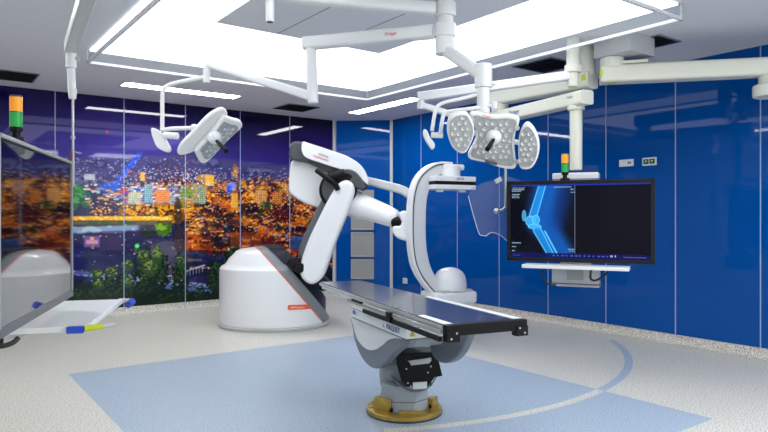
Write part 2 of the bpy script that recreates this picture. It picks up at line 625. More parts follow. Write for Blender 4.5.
    blend(rv, (132, 158, 186)); blend(rv * sm(n3, .5, .7) * .7, (196, 210, 214))
    # violet lit house, big dark hall
    def rect(x0, x1, y0, y1, c, a=1.0, soft=.7):
        blend(sm(PX, x0 - soft, x0 + soft) * (1 - sm(PX, x1 - soft, x1 + soft)) * sm(PY, y0 - soft, y0 + soft) * (1 - sm(PY, y1 - soft, y1 + soft)) * a, c)

    def ell(cx, cy, rx, ry, c, a=1.0, w_=.25, nz=.3):
        e = ((PX - cx) / rx) ** 2 + ((PY - cy) / ry) ** 2 + nz * (n4 - .5)
        blend((1 - sm(e, 1 - w_, 1 + w_)) * a, c)
    rect(84, 100, 236, 247, (122, 84, 150)); rect(86, 98, 240, 244, (214, 150, 170)); rect(90, 94, 237, 240, (240, 180, 120))
    rect(100, 123, 232, 250, (52, 42, 88)); rect(102, 122, 231.5, 233, (96, 90, 140))
    rect(60, 84, 248, 268, (34, 36, 104)); rect(62, 80, 262, 276, (44, 40, 120), .6)
    rect(74, 130, 256, 270, (28, 34, 84), .7)
    rect(134.5, 139.5, 243, 253, (30, 120, 60), .8); ell(137, 246, 2, 2, (90, 240, 130)); ell(136, 274, 3, 1.5, (80, 230, 150)); ell(139, 272, 1.5, 1, (180, 255, 200))
    ell(167, 264, 26, 23, (70, 66, 92), 1, .06, .05); ell(164, 256, 14, 12, (86, 82, 104), .5, .8)
    ell(163, 230, 10, 6, (70, 112, 28), 1, .5, 1.6); ell(160, 227, 6, 3, (140, 190, 50), .8, .6, 1.6); ell(148, 233, 9, 5, (34, 40, 40)); ell(180, 240, 6, 14, (60, 46, 50), .8)
    # lit ochre houses right of the hall
    rect(186, 214, 232, 250, (214, 92, 22), .9); rect(188, 206, 226, 236, (140, 60, 120), .5)
    for k in range(16):
        x = 188 + rng.random() * 26; y = 233 + rng.random() * 14
        rect(x, x + 1.6, y, y + 1.8, (250, 190, 90), .9, .4)
    for k in range(26):
        x = 186 + rng.random() * 40; y = 232 + rng.random() * 26
        rect(x, x + 3, y, y + 3, (60, 22, 24), .7, .8)
    rect(176, 222, 262, 276, (24, 24, 54), .85); rect(190, 212, 266.5, 268.5, (200, 120, 110), .5)
    for x in (184, 190, 196, 202, 208): rect(x, x + 1.6, 267.4, 269, (255, 190, 170), .9, .4)
    rect(182, 202, 259, 261, (110, 140, 130), .6)
    # houses: small lit fronts under dark roofs, growing towards the viewer
    def house(px, py, w_, h_, c, roof):
        p = on(px, py, rw(0, YW, 0), rw(0, 1, 0)); x, _y = wr(p); mp = p.y / F
        sx = (XW * 0 + CX0 - XL) / (NW - 1); sz = (H - CH + .02) / (NH - 1)
        i = int((x - XL) / sx); j = int((p.z - CH + .02) / sz); wi = max(1, int(w_ * mp * 1.25 / sx)); hj = max(1, int(h_ * mp / sz))
        if i < 1 or j < 1 or i + wi >= NW or j + hj + 3 >= NH: return
        C[j:j + hj, i:i + wi] = C[j:j + hj, i:i + wi] * .15 + np.array(c) * .85
        rh = max(1, int(hj * .7))
        for r_ in range(rh):
            q = int(wi * .5 * r_ / rh)
            C[j + hj + r_, i + q:i + wi - q] = C[j + hj + r_, i + q:i + wi - q] * .2 + np.array(roof) * .8
        if wi > 3 and hj > 2:
            for a_ in range(i + 1, i + wi - 1, 2): C[j + hj // 2, a_] = (255, 220, 140)
    fr_c = [(236, 120, 22), (250, 160, 40), (206, 84, 20), (255, 196, 84), (226, 140, 60), (176, 60, 22), (240, 180, 120), (120, 130, 160)]
    rf_c = [(58, 22, 26), (110, 36, 22), (34, 18, 34), (150, 56, 24), (46, 30, 60), (84, 40, 30)]
    for k in range(760):
        t_ = (k / 760) ** 1.0
        py = 188 + 60 * t_; px = 186 + rng.random() * 150
        if px < 222 and py > 236: continue
        g_ = .9 + 3.2 * t_
        house(px + rng.normal() * 3, py, g_ * (.7 + rng.random()), g_ * (.5 + .8 * rng.random()), fr_c[rng.integers(8)], rf_c[rng.integers(6)])
    for k in range(150):
        t_ = k / 150; py = 184 + 20 * t_; px = 84 + rng.random() * 110
        house(px, py, 1.5 + 4 * rng.random(), 1 + 1.8 * rng.random(), [(214, 220, 226), (236, 236, 220), (150, 190, 210), (230, 150, 80), (96, 130, 190)][rng.integers(5)], [(180, 40, 60), (60, 60, 110), (120, 120, 150)][rng.integers(3)])
    for k in range(220):
        t_ = k / 220; py = 184 + 56 * t_; px = -70 + rng.random() * 128; g_ = 1 + 3 * t_
        house(px, py, g_ * (.7 + rng.random()), g_ * (.5 + .8 * rng.random()), fr_c[rng.integers(8)], rf_c[rng.integers(6)])
    # soft street-light glow and dark gardens between the houses
    for k in range(60):
        ell(190 + rng.random() * 145, 184 + rng.random() * 50, 3 + rng.random() * 7, 1.5 + rng.random() * 3.5, [(250, 150, 20), (255, 190, 50), (236, 100, 16)][rng.integers(3)], .45, .8)
    for k in range(34):
        ell(205 + rng.random() * 125, 208 + rng.random() * 40, 5 + rng.random() * 9, 1.5 + rng.random() * 3, [(60, 18, 26), (34, 14, 30), (90, 26, 20)][rng.integers(3)], .7, .6, 2.2)
    for k in range(46):
        ell(200 + rng.random() * 130, 200 + rng.random() * 48, 3 + rng.random() * 7, 1.5 + rng.random() * 3, [(26, 14, 34), (20, 30, 26), (44, 16, 24)][rng.integers(3)], .75, .6, 1.2)
    # tall blocks
    for (x0, x1, y0, y1, c, cw) in ((191, 201, 184, 203, (150, 136, 100), (240, 220, 150)), (198, 206, 186, 204, (120, 150, 120), (220, 240, 190)),
                                    (144, 152, 184, 203, (110, 160, 176), (200, 230, 230)), (155, 170, 190, 203, (230, 130, 60), (255, 190, 120)),
                                    (140, 145, 172, 181, (240, 180, 70), (255, 220, 130)), (255, 267, 190, 202, (220, 150, 80), (255, 210, 140)),
                                    (231, 238, 193, 208, (240, 170, 60), (255, 220, 120)), (272, 282, 192, 204, (200, 110, 40), (255, 190, 90)),
                                    (128, 141, 192, 203, (190, 190, 150), (250, 250, 220)), (205, 214, 175, 186, (250, 190, 60), (255, 230, 140)),
                                    (84, 95, 174, 180, (190, 190, 190), (240, 240, 240)), (286, 296, 186, 197, (170, 120, 90), (240, 200, 150))):
        rect(x0, x1, y0, y1, c, .9)
        for gx in np.arange(x0 + 1, x1 - .5, 2.1):
            for gy in np.arange(y0 + 1, y1 - .5, 2.0):
                if rng.random() < .75: rect(gx, gx + 1.0, gy, gy + .8, cw, .85, .35)
    ell(235, 172, 3, 6, (240, 150, 50), .8, .8, 2.5); ell(205, 178, 9, 4, (250, 180, 50), .6); ell(232, 186, 5, 4, (120, 160, 255), .9, .5); ell(229, 190, 3, 5, (30, 60, 240), .8, .5)
    ell(267, 206, 7, 4, (34, 60, 34), .9, .6, 1.8); ell(187, 192, 7, 5, (104, 150, 44), .8, .6, 1.6); ell(184, 203, 6, 5, (190, 160, 40), .7, .7, 1.6); ell(178, 212, 4, 14, (60, 46, 44), .8)
    # blue light beam above the roofs
    bmk = np.abs((PX - 118) + (PY - 182) * .75) < (2 + 2.5 * n4)
    blend(sm(PY, 150, 156) * (1 - sm(PY, 182, 188)) * bmk * .75, (40, 90, 232))
    ell(110, 186, 12, 3, (30, 90, 220), .8, .5); ell(124, 192, 6, 2, (220, 40, 80), .7, .5)
    # foreground trees and road
    tb = sm(PY - (284 + 10 * (n2 - .5) - .02 * (PX - 60)), -5, 5) * (PX < 226)
    blend(tb, (14, 34, 30))
    rr = np.abs(PY - (272 + .10 * (PX - 66))) < 2.4
    blend((rr & (PX < 230)) * .75, (84, 104, 156)); blend((rr & (PX < 230)) * sm(n4, .5, .65) * .7, (170, 180, 214))
    rr = np.abs(PY - (281.5 + .11 * (PX - 120))) < 2.0
    blend((rr & (PX > 110) & (PX < 222)) * .8, (96, 122, 180))
    for k in range(12):
        x = 168 + k * 3.1; y0 = 281 - k * .8
        rect(x, x + .7, y0 - 4 - k * .25, y0, (160, 176, 190), .8, .3)
    blend((np.abs(PY - (276.5 - (PX - 168) * .31)) < .7) * ((PX > 168) & (PX < 205)) * .9, (176, 190, 200))
    blend(sm(PY, 268, 276) * (1 - sm(PY, 300, 320)) * (PX > 215) * .9, (14, 26, 20))
    def tree(cx, cy, rx, ry, c1, c2):
        e = ((PX - cx) / rx) ** 2 + ((PY - cy) / ry) ** 2 + 1.5 * (n4 - .5) + .8 * (n3 - .5)
        mk = 1 - sm(e, .8, 1.05)
        blend(mk, c1); blend(mk * sm(n4, .5, .62) * (1 - sm(PY - cy, -ry * .2, ry * .9)), c2)
    for (cx, cy, rx, ry) in ((78, 300, 14, 16), (97, 294, 10, 20), (112, 292, 10, 22), (127, 288, 9, 27), (146, 282, 13, 32), (158, 274, 10, 26),
                             (180, 276, 9, 20), (215, 282, 8, 26), (228, 278, 8, 30), (50, 296, 14, 20), (20, 296, 20, 24), (-8, 300, 20, 28), (200, 298, 18, 9), (170, 300, 20, 9), (236, 262, 9, 20)):
        tree(cx, cy, rx, ry, (12, 32, 26), (44, 70, 36))
    for (cx, cy, rx, ry) in ((97, 274, 6, 6), (112, 272, 6, 6), (127, 266, 6, 7), (143, 257, 6, 7), (157, 254, 5, 10), (181, 262, 5, 6), (99, 284, 5, 5), (128, 280, 5, 8), (150, 268, 7, 8)):
        tree(cx, cy, rx, ry, (40, 70, 36), (124, 150, 62))
    blend(sm(PY, 292, 300) * (PX < 226) * sm(n4, .4, .6) * .5, (6, 22, 18))
    # small lamps
    ix = (XL, CX0); iz = (CH - .02, H)

    def dots(n, px0, px1, py0, py1, cols, r=(1, 1), a=.9):
        for _ in range(n):
            px = px0 + rng.random() * (px1 - px0); py = py0 + rng.random() * (py1 - py0)
            p = on(px, py, rw(0, YW, 0), rw(0, 1, 0)); x, _y = wr(p)
            i = int((x - ix[0]) / (ix[1] - ix[0]) * (NW - 1)); j = int((p.z - iz[0]) / (iz[1] - iz[0]) * (NH - 1))
            k = rng.integers(r[0], r[1] + 1)
            if 0 <= i < NW - 3 and 0 <= j < NH - 3:
                k2 = k + int(rng.random() < .4)
                C[j:j + k, i:i + k2] = C[j:j + k, i:i + k2] * (1 - a) + np.array(cols[rng.integers(len(cols))]) * a
    cool = [(220, 224, 245), (190, 196, 235), (250, 250, 250), (150, 170, 230), (160, 150, 210)]
    warm = [(255, 190, 80), (255, 150, 40), (255, 220, 140), (240, 120, 30), (200, 80, 20)]
    dots(620, -60, 190, 157, 186, cool, (1, 2), .5); dots(420, 180, 334, 168, 190, cool, (1, 2), .55)
    dots(200, 120, 190, 168, 188, cool + warm, (1, 2), .7); dots(240, 185, 334, 176, 196, warm + cool, (1, 2), .8)
    dots(260, 188, 334, 188, 236, warm, (1, 2), .8)
    dots(60, 200, 334, 186, 210, [(90, 150, 230), (170, 230, 230), (120, 210, 120), (240, 60, 60)], (1, 2))
    dots(120, 90, 185, 203, 216, warm, (1, 3)); dots(60, 66, 190, 224, 285, [(120, 200, 160), (190, 190, 240), (240, 180, 140)], (1, 2), .8)
    dots(140, -60, 60, 190, 245, warm, (1, 3)); dots(90, 225, 330, 222, 262, [(70, 130, 200), (40, 80, 160), (150, 40, 30)], (2, 4), .7)
    ell(107, 132, 1.2, 1.8, (200, 30, 50), .9)
    rect(291, 312, 236, 250, (36, 84, 150), .7); rect(230, 262, 232, 246, (170, 70, 20), .5)

    C = np.clip(C, 0, 255) / 255.0
    lc = np.where(C <= .04045, C / 12.92, ((C + .055) / 1.055) ** 2.4)
    verts = np.stack([X.ravel(), np.full(X.size, YW), Z.ravel()], 1)
    me = bpy.data.meshes.new('wall_mural')
    nf = (NW - 1) * (NH - 1)
    me.vertices.add(X.size); me.vertices.foreach_set('co', verts.ravel().astype(np.float32))
    idx = np.arange(X.size).reshape(NH, NW)
    q = np.stack([idx[:-1, :-1], idx[:-1, 1:], idx[1:, 1:], idx[1:, :-1]], -1).reshape(-1)
    me.loops.add(nf * 4); me.loops.foreach_set('vertex_index', q.astype(np.int32))
    me.polygons.add(nf); me.polygons.foreach_set('loop_start', np.arange(0, nf * 4, 4, dtype=np.int32))
    me.update(calc_edges=True)
    at_ = me.color_attributes.new('print', 'FLOAT_COLOR', 'POINT')
    at_.data.foreach_set('color', np.concatenate([lc.reshape(-1, 3), np.ones((X.size, 1))], 1).ravel().astype(np.float32))
    return me


def print_material(name, rough=0.03, emit=0.0, sat=1.0):
    m = bpy.data.materials.new(name); m.use_nodes = True
    nt = m.node_tree; b = nt.nodes['Principled BSDF']
    a = nt.nodes.new('ShaderNodeAttribute'); a.attribute_name = 'print'
    b.inputs['Roughness'].default_value = rough; b.inputs['Specular IOR Level'].default_value = 0.28
    if emit:
        b.inputs['Specular IOR Level'].default_value = 0.08
        b.inputs['Base Color'].default_value = (0.004, 0.004, 0.006, 1)
        nt.links.new(a.outputs['Color'], b.inputs['Emission Color']); b.inputs['Emission Strength'].default_value = emit
    else:
        nt.links.new(a.outputs['Color'], b.inputs['Base Color'])
    return m


b = MB(); b.box(XL, CX0, YW + .002, YW + .1, 0, H)
mural_wall = struct(set_room(b.build('wall_back', M['wall'])))
mo = bpy.data.objects.new('printed_mural', mural_mesh()); COL.objects.link(mo); mo.parent = mural_wall
mo.data.materials.append(print_material('mural_print_behind_glass'))
mo['label'] = 'night town mural behind glass'

# seams between glass panels, posts at the corner
n_ = 0
for X in [6.33 - .945 * k for k in range(1, 9)]:
    b = MB(); b.box(X - .006, X + .006, YW - .005, YW - .0005, CH, H)
    n_ += 1; struct(set_room(b.build('trim_%d' % n_, M['seam'])))
for k in range(1, 12):
    Y = 9.475 - .928 * k
    b = MB(); b.box(XW - .005, XW - .0005, Y - .006, Y + .006, CH, H)
    n_ += 1; struct(set_room(b.build('trim_%d' % n_, M['seam'])))
for X, Y, r_ in ((CX0, YW, .028), (XW, CY0, .028)):
    b = MB(); b.obox((X - .01, Y - .015, (H + CH) / 2), (2 * r_, 2 * r_, H - CH), Matrix.Rotation(.65, 3, 'Z'), .004)
    n_ += 1; struct(set_room(b.build('trim_%d' % n_, M['lgrey'])))

# cove skirting
def cove(name, p0, p1, inward):
    """quarter-round skirting between two room points"""
    prof = [(0, CH), (.012, CH), (.014, CH - .03), (.03, .03), (.055, .008), (.085, .001), (0, .001)]
    b = MB()
    i = Vector((inward[0], inward[1], 0)).normalized()
    b.loft([[Vector((p[0], p[1], 0)) + i * a + Vector((0, 0, h)) for a, h in prof] for p in (p0, p1)])
    struct(set_room(b.build(name, M['cove'])))


cove('baseboard_back', (XL, YW - .001), (CX0, YW - .001), (0, -1))
cove('baseboard_right', (XW - .001, YR), (XW - .001, CY0), (-1, 0))
cv = Vector((XW - CX0, CY0 - YW, 0)).normalized(); cn = Vector((cv.y, -cv.x, 0))
cove('baseboard_corner', (CX0, YW - .001), (XW - .001, CY0), (cn.x, cn.y))

# ---- laminar air ceiling: lit field, service panel, glass skirt with rails
LX0, LX1, LY0, LY1 = 1.6 * .927, 5.58 * .927, 2.99 * .927, 7.95 * .927
ZS = 1.5 + 1.786 * .927
lam = thing('laminar_airflow_ceiling', 'large glowing white airflow panel with glass skirt in the ceiling', 'ceiling panel', rw((LX0 + LX1) / 2, (LY0 + LY1) / 2, H), A)
MR = Matrix.Rotation(A, 4, 'Z')


def rbuild(b, name, m, parent, **k):
    b.bm.transform(MR)
    return b.build(name, m, parent, **k)


SX0, SX1, SY0, SY1 = 2.2, 4.05, 3.0, 5.55
for (x0, x1, y0, y1) in ((LX0 + .02, SX0, LY0 + .02, LY1 - .02), (SX1, LX1 - .02, LY0 + .02, LY1 - .02), (SX0, SX1, SY1, LY1 - .02), (SX0, SX1, LY0 + .02, SY0)):
    b = MB(); b.box(x0, x1, y0, y1, H - .02, H - .004); rbuild(b, 'lit_diffuser', M['diffuser'], lam)
b = MB(); b.box(SX0, SX1, SY0, SY1, H - .026, H - .003)
sp_ = rbuild(b, 'service_panel', M['ceil'], lam)
for k in (1, 2):
    b = MB(); x = SX0 + (SX1 - SX0) * k / 3; b.box(x - .004, x + .004, SY0, SY1, H - .029, H - .0255); rbuild(b, 'panel_seam', M['grey'], sp_)
for (x0, x1, y0, y1) in ((LX0, LX1, LY1 - .008, LY1), (LX0, LX1, LY0, LY0 + .008), (LX0, LX0 + .008, LY0, LY1), (LX1 - .008, LX1, LY0, LY1)):
    b = MB(); b.box(x0, x1, y0, y1, ZS + .01, H - .002); sk = rbuild(b, 'glass_skirt', M['skirt'], lam)
    b = MB(); b.box(x0 - .012, x1 + .012, y0 - .012, y1 + .012, ZS - .012, ZS + .016, .003); rbuild(b, 'lower_rail', M['white'], sk)
for X in (LX0, LX1):
    for Y in (LY0, LY1):
        b = MB(); b.box(X - .01, X + .01, Y - .01, Y + .01, ZS + .016, H - .002); rbuild(b, 'corner_post', M['lgrey'], lam)

# ---- recessed ceiling strips
def ceiling_strip(x0, x1, y0, y1, label, group=None, m='strip'):
    t = thing('ceiling_light', label, 'ceiling light', rw((x0 + x1) / 2, (y0 + y1) / 2, H), A, group)
    b = MB()
    for q in ((x0 - .02, x0, y0 - .02, y1 + .02), (x1, x1 + .02, y0 - .02, y1 + .02), (x0, x1, y0 - .02, y0), (x0, x1, y1, y1 + .02)):
        b.box(*q, H - .012, H - .001)
    rbuild(b, 'frame', M['lgrey'], t)
    b = MB(); b.box(x0, x1, y0, y1, H - .009, H - .001); rbuild(b, 'diffuser', M[m], t)


ceiling_strip(2.25, 3.88, 8.82, 9.08, 'recessed white strip light in the ceiling in front of the town mural')
ceiling_strip(6.0, 6.22, 7.40, 9.12, 'recessed white strip light in the ceiling near the blue corner of the room')
for x0, x1, q in ((1.5, 2.4, 'left'), (2.6, 3.9, 'middle'), (4.15, 5.3, 'right')):  # row out of view, added for brightness, placed by its mural reflection
    ceiling_strip(x0, x1, -.3, 1.02, 'unseen wide ceiling light, %s one of the row between glowing panel and rear wall' % q, None, 'strip_soft')
ceiling_strip(.1, .3, 4.6, 6.2, 'unseen white strip light added in the ceiling left of the glowing panel')  # out of view, added to raise the brightness of the room

# ---- dark square vents
def ceiling_vent(px, py, s, label):
    X, Y = wr(ceil(px, py))
    t = thing('ceiling_vent', label, 'air vent', rw(X, Y, H), A)
    b = MB(); b.box(X - s, X + s, Y - s, Y + s, H - .005, H - .001); rbuild(b, 'backing', M['vent'], t)
    b = MB()
    for q in ((X - s - .02, X - s, Y - s - .02, Y + s + .02), (X + s, X + s + .02, Y - s - .02, Y + s + .02), (X - s, X + s, Y - s - .02, Y - s), (X - s, X + s, Y + s, Y + s + .02)):
        b.box(*q, H - .012, H - .001)
    rbuild(b, 'frame', M['grey'], t)
    b = MB(); n = 8
    for k in range(n):
        y = Y - s + (k + .5) * 2 * s / n
        b.obox((X, y, H - .012), (2 * s, .022, .003), Matrix.Rotation(.6, 3, 'X'))
    rbuild(b, 'louvre', M['louvre'], t)


ceiling_vent(296, 107.5, .27, 'dark square ceiling vent above the robotic arm')
ceiling_vent(547, 65, .27, 'dark square ceiling vent left of the boom mounts')
ceiling_vent(651, 42, .19, 'dark square ceiling vent partly behind the boom mounting plate')
ceiling_vent(8, 75, .30, 'dark square ceiling vent at the far left above the signal light')

# ---- glowing panels framed like windows, added unseen as fill light (left and rear wall)
def fill_panel(k, along, a0, a1, z0, z1, es):
    def bx(b, p0, p1, q0, q1, z0, z1):      # p = along the wall, q = out of the wall
        if along == 'Y': b.box(XL + q0, XL + q1, p0, p1, z0, z1)
        else: b.box(p0, p1, YR + q0, YR + q1, z0, z1)
    b = MB()
    for q in ((a0 - .05, a0, z0 - .05, z1 + .05), (a1, a1 + .05, z0 - .05, z1 + .05), (a0, a1, z0 - .05, z0), (a0, a1, z1, z1 + .05)):
        bx(b, q[0], q[1], 0.001, .03, q[2], q[3])
    o = struct(set_room(b.build('fill_panel_%d' % k, M['white'])))
    b = MB(); bx(b, a0, a1, 0.001, .012, z0, z1); g = b.build('fill_sheet', emission('fill_glow', (246, 250, 255), es), o)


fill_panel(1, 'Y', -1.2, .6, 1.0, 2.7, FILL_E * .5); fill_panel(2, 'Y', .9, 2.7, 1.0, 2.7, FILL_E * .35); fill_panel(3, 'Y', 3.0, 4.8, 1.0, 2.7, FILL_E * .3)
fill_panel(4, 'X', 4.2, 6.9, 1.0, 2.9, FILL_E); fill_panel(5, 'X', 1.0, 3.8, 1.0, 2.9, FILL_E * .7)

# ---- fittings on the walls
RN = rw(1, 0, 0)


def onright(px, py): return on(px, py, rw(XW, 0, 0), RN)


def wallplate(name, x0, x1, y0, y1, label, cat):
    p0 = wr(onright((x0 + x1) / 2, (y0 + y1) / 2)); zc = onright((x0 + x1) / 2, (y0 + y1) / 2).z
    ya = wr(onright(x0, y0))[1]; yb = wr(onright(x1, y0))[1]
    zt = onright((x0 + x1) / 2, y0).z; zb = onright((x0 + x1) / 2, y1).z
    t = thing(name, label, cat, rw(XW, p0[1], zc), A)
    b = MB(); b.box(XW - .02, XW, min(ya, yb), max(ya, yb), zb, zt, .004); rbuild(b, 'plate', M['socket'], t)
    return t, min(ya, yb), max(ya, yb), zb, zt


t, ya, yb, zb, zt = wallplate('light_switch', 620, 634, 159.5, 166.5, 'white switch plate on the blue wall left of the green sockets', 'switch')
b = MB(); b.box(XW - .026, XW - .019, ya + .03, ya + .045, zb + .03, zt - .03); b.box(XW - .026, XW - .019, ya + .055, ya + .07, zb + .03, zt - .03); rbuild(b, 'button', M['dgrey'], t)
t, ya, yb, zb, zt = wallplate('wall_socket', 643, 657, 157.5, 165.5, 'white double socket with two green inserts on the blue wall', 'socket')
for k in (0, 1):
    m_ = (ya + yb) / 2 + (-.5 + k) * (yb - ya) * .44
    b = MB(); b.box(XW - .024, XW - .018, m_ - .035, m_ + .035, (zb + zt) / 2 - .03, (zb + zt) / 2 + .03, .002); ins = rbuild(b, 'socket_insert', M['green'], t)
    b = MB(); b.box(XW - .026, XW - .0235, m_ - .010, m_ + .010, (zb + zt) / 2 - .004, (zb + zt) / 2 + .012); rbuild(b, 'pin_cover', M['socket'], ins)
t, ya, yb, zb, zt = wallplate('wall_socket', 403.5, 407.5, 278, 283.5, 'small white socket low on the blue wall beside the corner post', 'socket')
b = MB(); b.box(XW - .024, XW - .019, ya + .02, yb - .02, zb + .02, zt - .02); rbuild(b, 'socket_face', M['lgrey'], t)

# return-air grilles in the chamfered corner
cN = rw(cn.x, cn.y, 0); cP = rw(CX0, YW, 0) + cN * .001
cU = rw(cv.x, cv.y, 0)
t = thing('return_air_grille', 'tall grey return air grille column in the blue corner', 'air grille', on(362.5, 280, cP, cN))
secs = [(190, 204), (206, 230), (232, 257), (259, 279)]
for k, (y0, y1) in enumerate(secs):
    a0 = on(351, y0, cP, cN); a1 = on(374, y0, cP, cN); b0 = on(351, y1, cP, cN)
    zt, zb = a0.z, b0.z; wd = (a1 - a0).length; c = (a0 + a1) / 2; c.z = (zt + zb) / 2
    R3 = Matrix((cU, -cN, Vector((0, 0, 1)))).transposed()
    b = MB()
    for dx, sx in ((-wd / 2 + .015, .03), (wd / 2 - .015, .03)):
        b.obox(c + cU * dx + cN * .012, (sx, .024, zt - zb), R3, .003)
    for zz in (zt - .015, zb + .015):
        b.obox(Vector((c.x, c.y, zz)) + cN * .012, (wd, .024, .03), R3, .003)
    fr = b.build('grille_frame', M['grille'], t)
    b = MB(); b.obox(c + cN * .004, (wd - .05, .004, zt - zb - .05), R3); b.build('mesh_panel', M['grille'], fr)
    b = MB(); n = int((zt - zb) / .03)
    for i in range(1, n):
        b.obox(Vector((c.x, c.y, zb + (zt - zb) * i / n)) + cN * .010, (wd - .05, .006, .008), R3)
    b.build('slats', M['grille'], fr)

# ================================================================== ROBOTIC C-ARM
RB = Vector((-1.52, 8.85, 0))
rob = thing('robotic_c_arm', 'white floor-standing imaging robot with C-shaped arm in front of the mural', 'medical robot', RB)


def body(prof, sc=1.0, n=72, ex=2.2):
    b = MB(); rings = []
    for z, rx, ry in prof:
        ring = []
        for k in range(n):
            a = 2 * PI * k / n; c, s = math.cos(a), math.sin(a)
            ring.append(RB + Vector((math.copysign(abs(c) ** (2 / ex), c) * rx * sc, math.copysign(abs(s) ** (2 / ex), s) * ry * sc, z)))
        rings.append(ring)
    b.loft(rings)
    return b


prof = [(.045, .735, .735), (.06, .752, .752), (.2, .758, .757), (.5, .757, .752), (.72, .757, .745), (.79, .752, .74), (.815, .73, .72), (.84, .685, .70), (.87, .66, .69), (.92, .63, .67),
        (.96, .585, .65), (.99, .555, .64), (1.02, .53, .62), (1.045, .47, .58), (1.06, .36, .5), (1.068, .22, .36), (1.07, .05, .1)]
PN = Vector((.73, .206, .65)).normalized(); PP = Vector((-1.71, 8.5, 1.055))
b = body(prof); b.cut(PP, PN); base = b.build('base_housing', M['robot'], rob, ang=30)
b = body(prof, .999); b.cut(PP, PN, False); b.cut(PP + PN * .012, PN); b.build('orange_edge_stripe', M['orange'], base)
b = body(prof, .992); b.cut(PP + PN * .012, PN, False); b.cut(PP + PN * .135, PN); b.build('grey_collar', M['grey'], rob, ang=30)
prof2 = [(.05, .70, .70), (.9, .70, .68), (1.03, .67, .64), (1.08, .6, .58), (1.09, .1, .1)]
b = body(prof2); b.cut(PP + PN * .12, PN, False); b.cut(PP + PN * .27, PN); b.build('dark_turntable', M['navy'], rob)
b = body([(.001, .755, .755), (.04, .77, .77), (.05, .76, .76), (.055, .72, .72)]); b.build('plinth', M['lgrey'], rob)
# badge
def onbase(px, py):
    r = Vector(((px - 384) / F, 1.0, -(py - 216) / F)); t0 = 7.7
    for _ in range(400):
        p = Vector((0, 0, CAMH)) + r * t0
        q = p - RB
        if abs(q.x / .76) ** 2.2 + abs(q.y / .755) ** 2.2 < 1: return p
        t0 += .003
    return p


b = MB(); front, back = [], []
loop = [(287.5, 307.5), (288.3, 305.4), (290.5, 304.6), (296, 304.3), (302, 303.9), (308, 303.7), (311, 307.7), (305, 308.9), (296, 309.8), (291, 310.1), (288.5, 309.6)]
N_ = 12
top = [onbase(288.5 + (307 - 288.5) * k / N_, 305.0 - .05 * k) for k in range(N_ + 1)]
bot = [onbase(288.5 + (310.5 - 288.5) * k / N_, 310.0 - .11 * k) for k in range(N_ + 1)]
mid0 = onbase(287.3, 307.5)
outl = [mid0] + top + bot[::-1]
ctr = RB.copy()
ff = [b.bm.verts.new(p + (p - Vector((ctr.x, ctr.y, p.z))).normalized() * .010) for p in outl]
bb = [b.bm.verts.new(p - (p - Vector((ctr.x, ctr.y, p.z))).normalized() * .006) for p in outl]
n = len(outl)
for k in range(n):
    b.bm.faces.new((ff[k], ff[(k + 1) % n], bb[(k + 1) % n], bb[k]))
for V in (ff, bb):
    b.bm.faces.new((V[0], V[1], V[-1]))
    for k in range(1, N_ + 1):
        b.bm.faces.new((V[k], V[k + 1], V[n - k - 1], V[n - k]))
bd = b.build('orange_badge', M['orange'], base)
pc = onbase(297, 307.3); pr = onbase(303, 307.0); pl_ = onbase(291, 307.5)
nrm = Vector((pc.x - RB.x, pc.y - RB.y, 0)).normalized()
lettering('badge_lettering', 'ARTIS pheno', .036, pc + nrm * .014, (pr - pl_), (0, 0, 1), M['wtext'], bd)


def pris(pxs, y0, y1, bev=.02, smooth=0, seg=3):
    """outline traced at depth y0, real thickness to y1"""
    pts = [at(x, y, y0) for x, y in pxs]
    if smooth: pts = smooth_loop(pts, smooth)
    b = MB(); b.prism(pts, (0, y1 - y0, 0), bev, seg)
    return b


# lower arm
b = pris([(299.5, 272), (302, 257), (309, 238), (318, 219), (326, 203), (334, 189), (340, 182), (347, 180), (353, 184), (354.5, 192), (351, 203), (345, 219), (338, 236), (331, 255), (325, 272), (320, 280), (312, 284.5), (304, 281)], 8.02, 8.30, .05, 4, 4)
arm1 = b.build('lower_arm', M['robot'], rob, ang=50)
b = pris([(300, 260), (298, 252), (303, 237), (311, 220), (319.5, 203), (329, 186), (338, 182), (346, 186), (346, 200), (336, 225), (324, 250), (318, 268), (308, 270)], 8.22, 8.50, .04, 4, 3)
b.build('arm_side_cover', M['sgrey'], arm1, ang=50)
# knuckle at the turntable
b = MB(); b.cyl(at(292, 264, 8.35), at(297, 264, 8.05), .085, bev=.015); b.cyl(at(293, 266, 8.3), at(300, 268, 8.0), .065, bev=.01)
b.build('pivot_knuckle', M['black'], rob)
b = MB(); b.cyl(at(312, 272, 8.6), at(312, 272, 8.25), .17, bev=.02); b.build('shoulder_pivot', M['navy'], rob)
b = pris([(312, 284), (322, 276), (328, 281), (334, 288), (322, 288)], 8.35, 8.6, .01); b.build('shoulder_foot', M['navy'], rob)
# elbow housing: rounded white box, dark shell, white cover
b = pris([(290, 165), (293, 160), (302, 159), (318, 165), (334, 172), (344, 186), (342, 203), (332, 212), (318, 208), (302, 202), (291, 194), (288.5, 186)], 8.35, 8.85, .07, 4, 4)
b.build('elbow_housing', M['robot'], rob, ang=50)
b = pris([(289, 150), (290, 144), (295, 141), (303, 142), (318, 147), (334, 152.5), (348, 158), (359, 165), (366, 176), (366.5, 186), (362, 190), (355, 187), (346, 184), (334, 177), (320, 169), (306, 162.5), (295, 160.5), (289, 157)], 8.22, 8.62, .035, 4, 3)
b.build('elbow_shell', M['dgrey'], rob, ang=50)
b = pris([(301.5, 146), (303, 141.5), (310, 143.5), (330, 150), (348, 156.5), (360, 164.5), (366.5, 174), (368, 184), (363, 181), (356, 173), (346, 171), (336, 168), (318, 162), (306, 157.5), (302, 152)], 8.12, 8.55, .03, 4, 3)
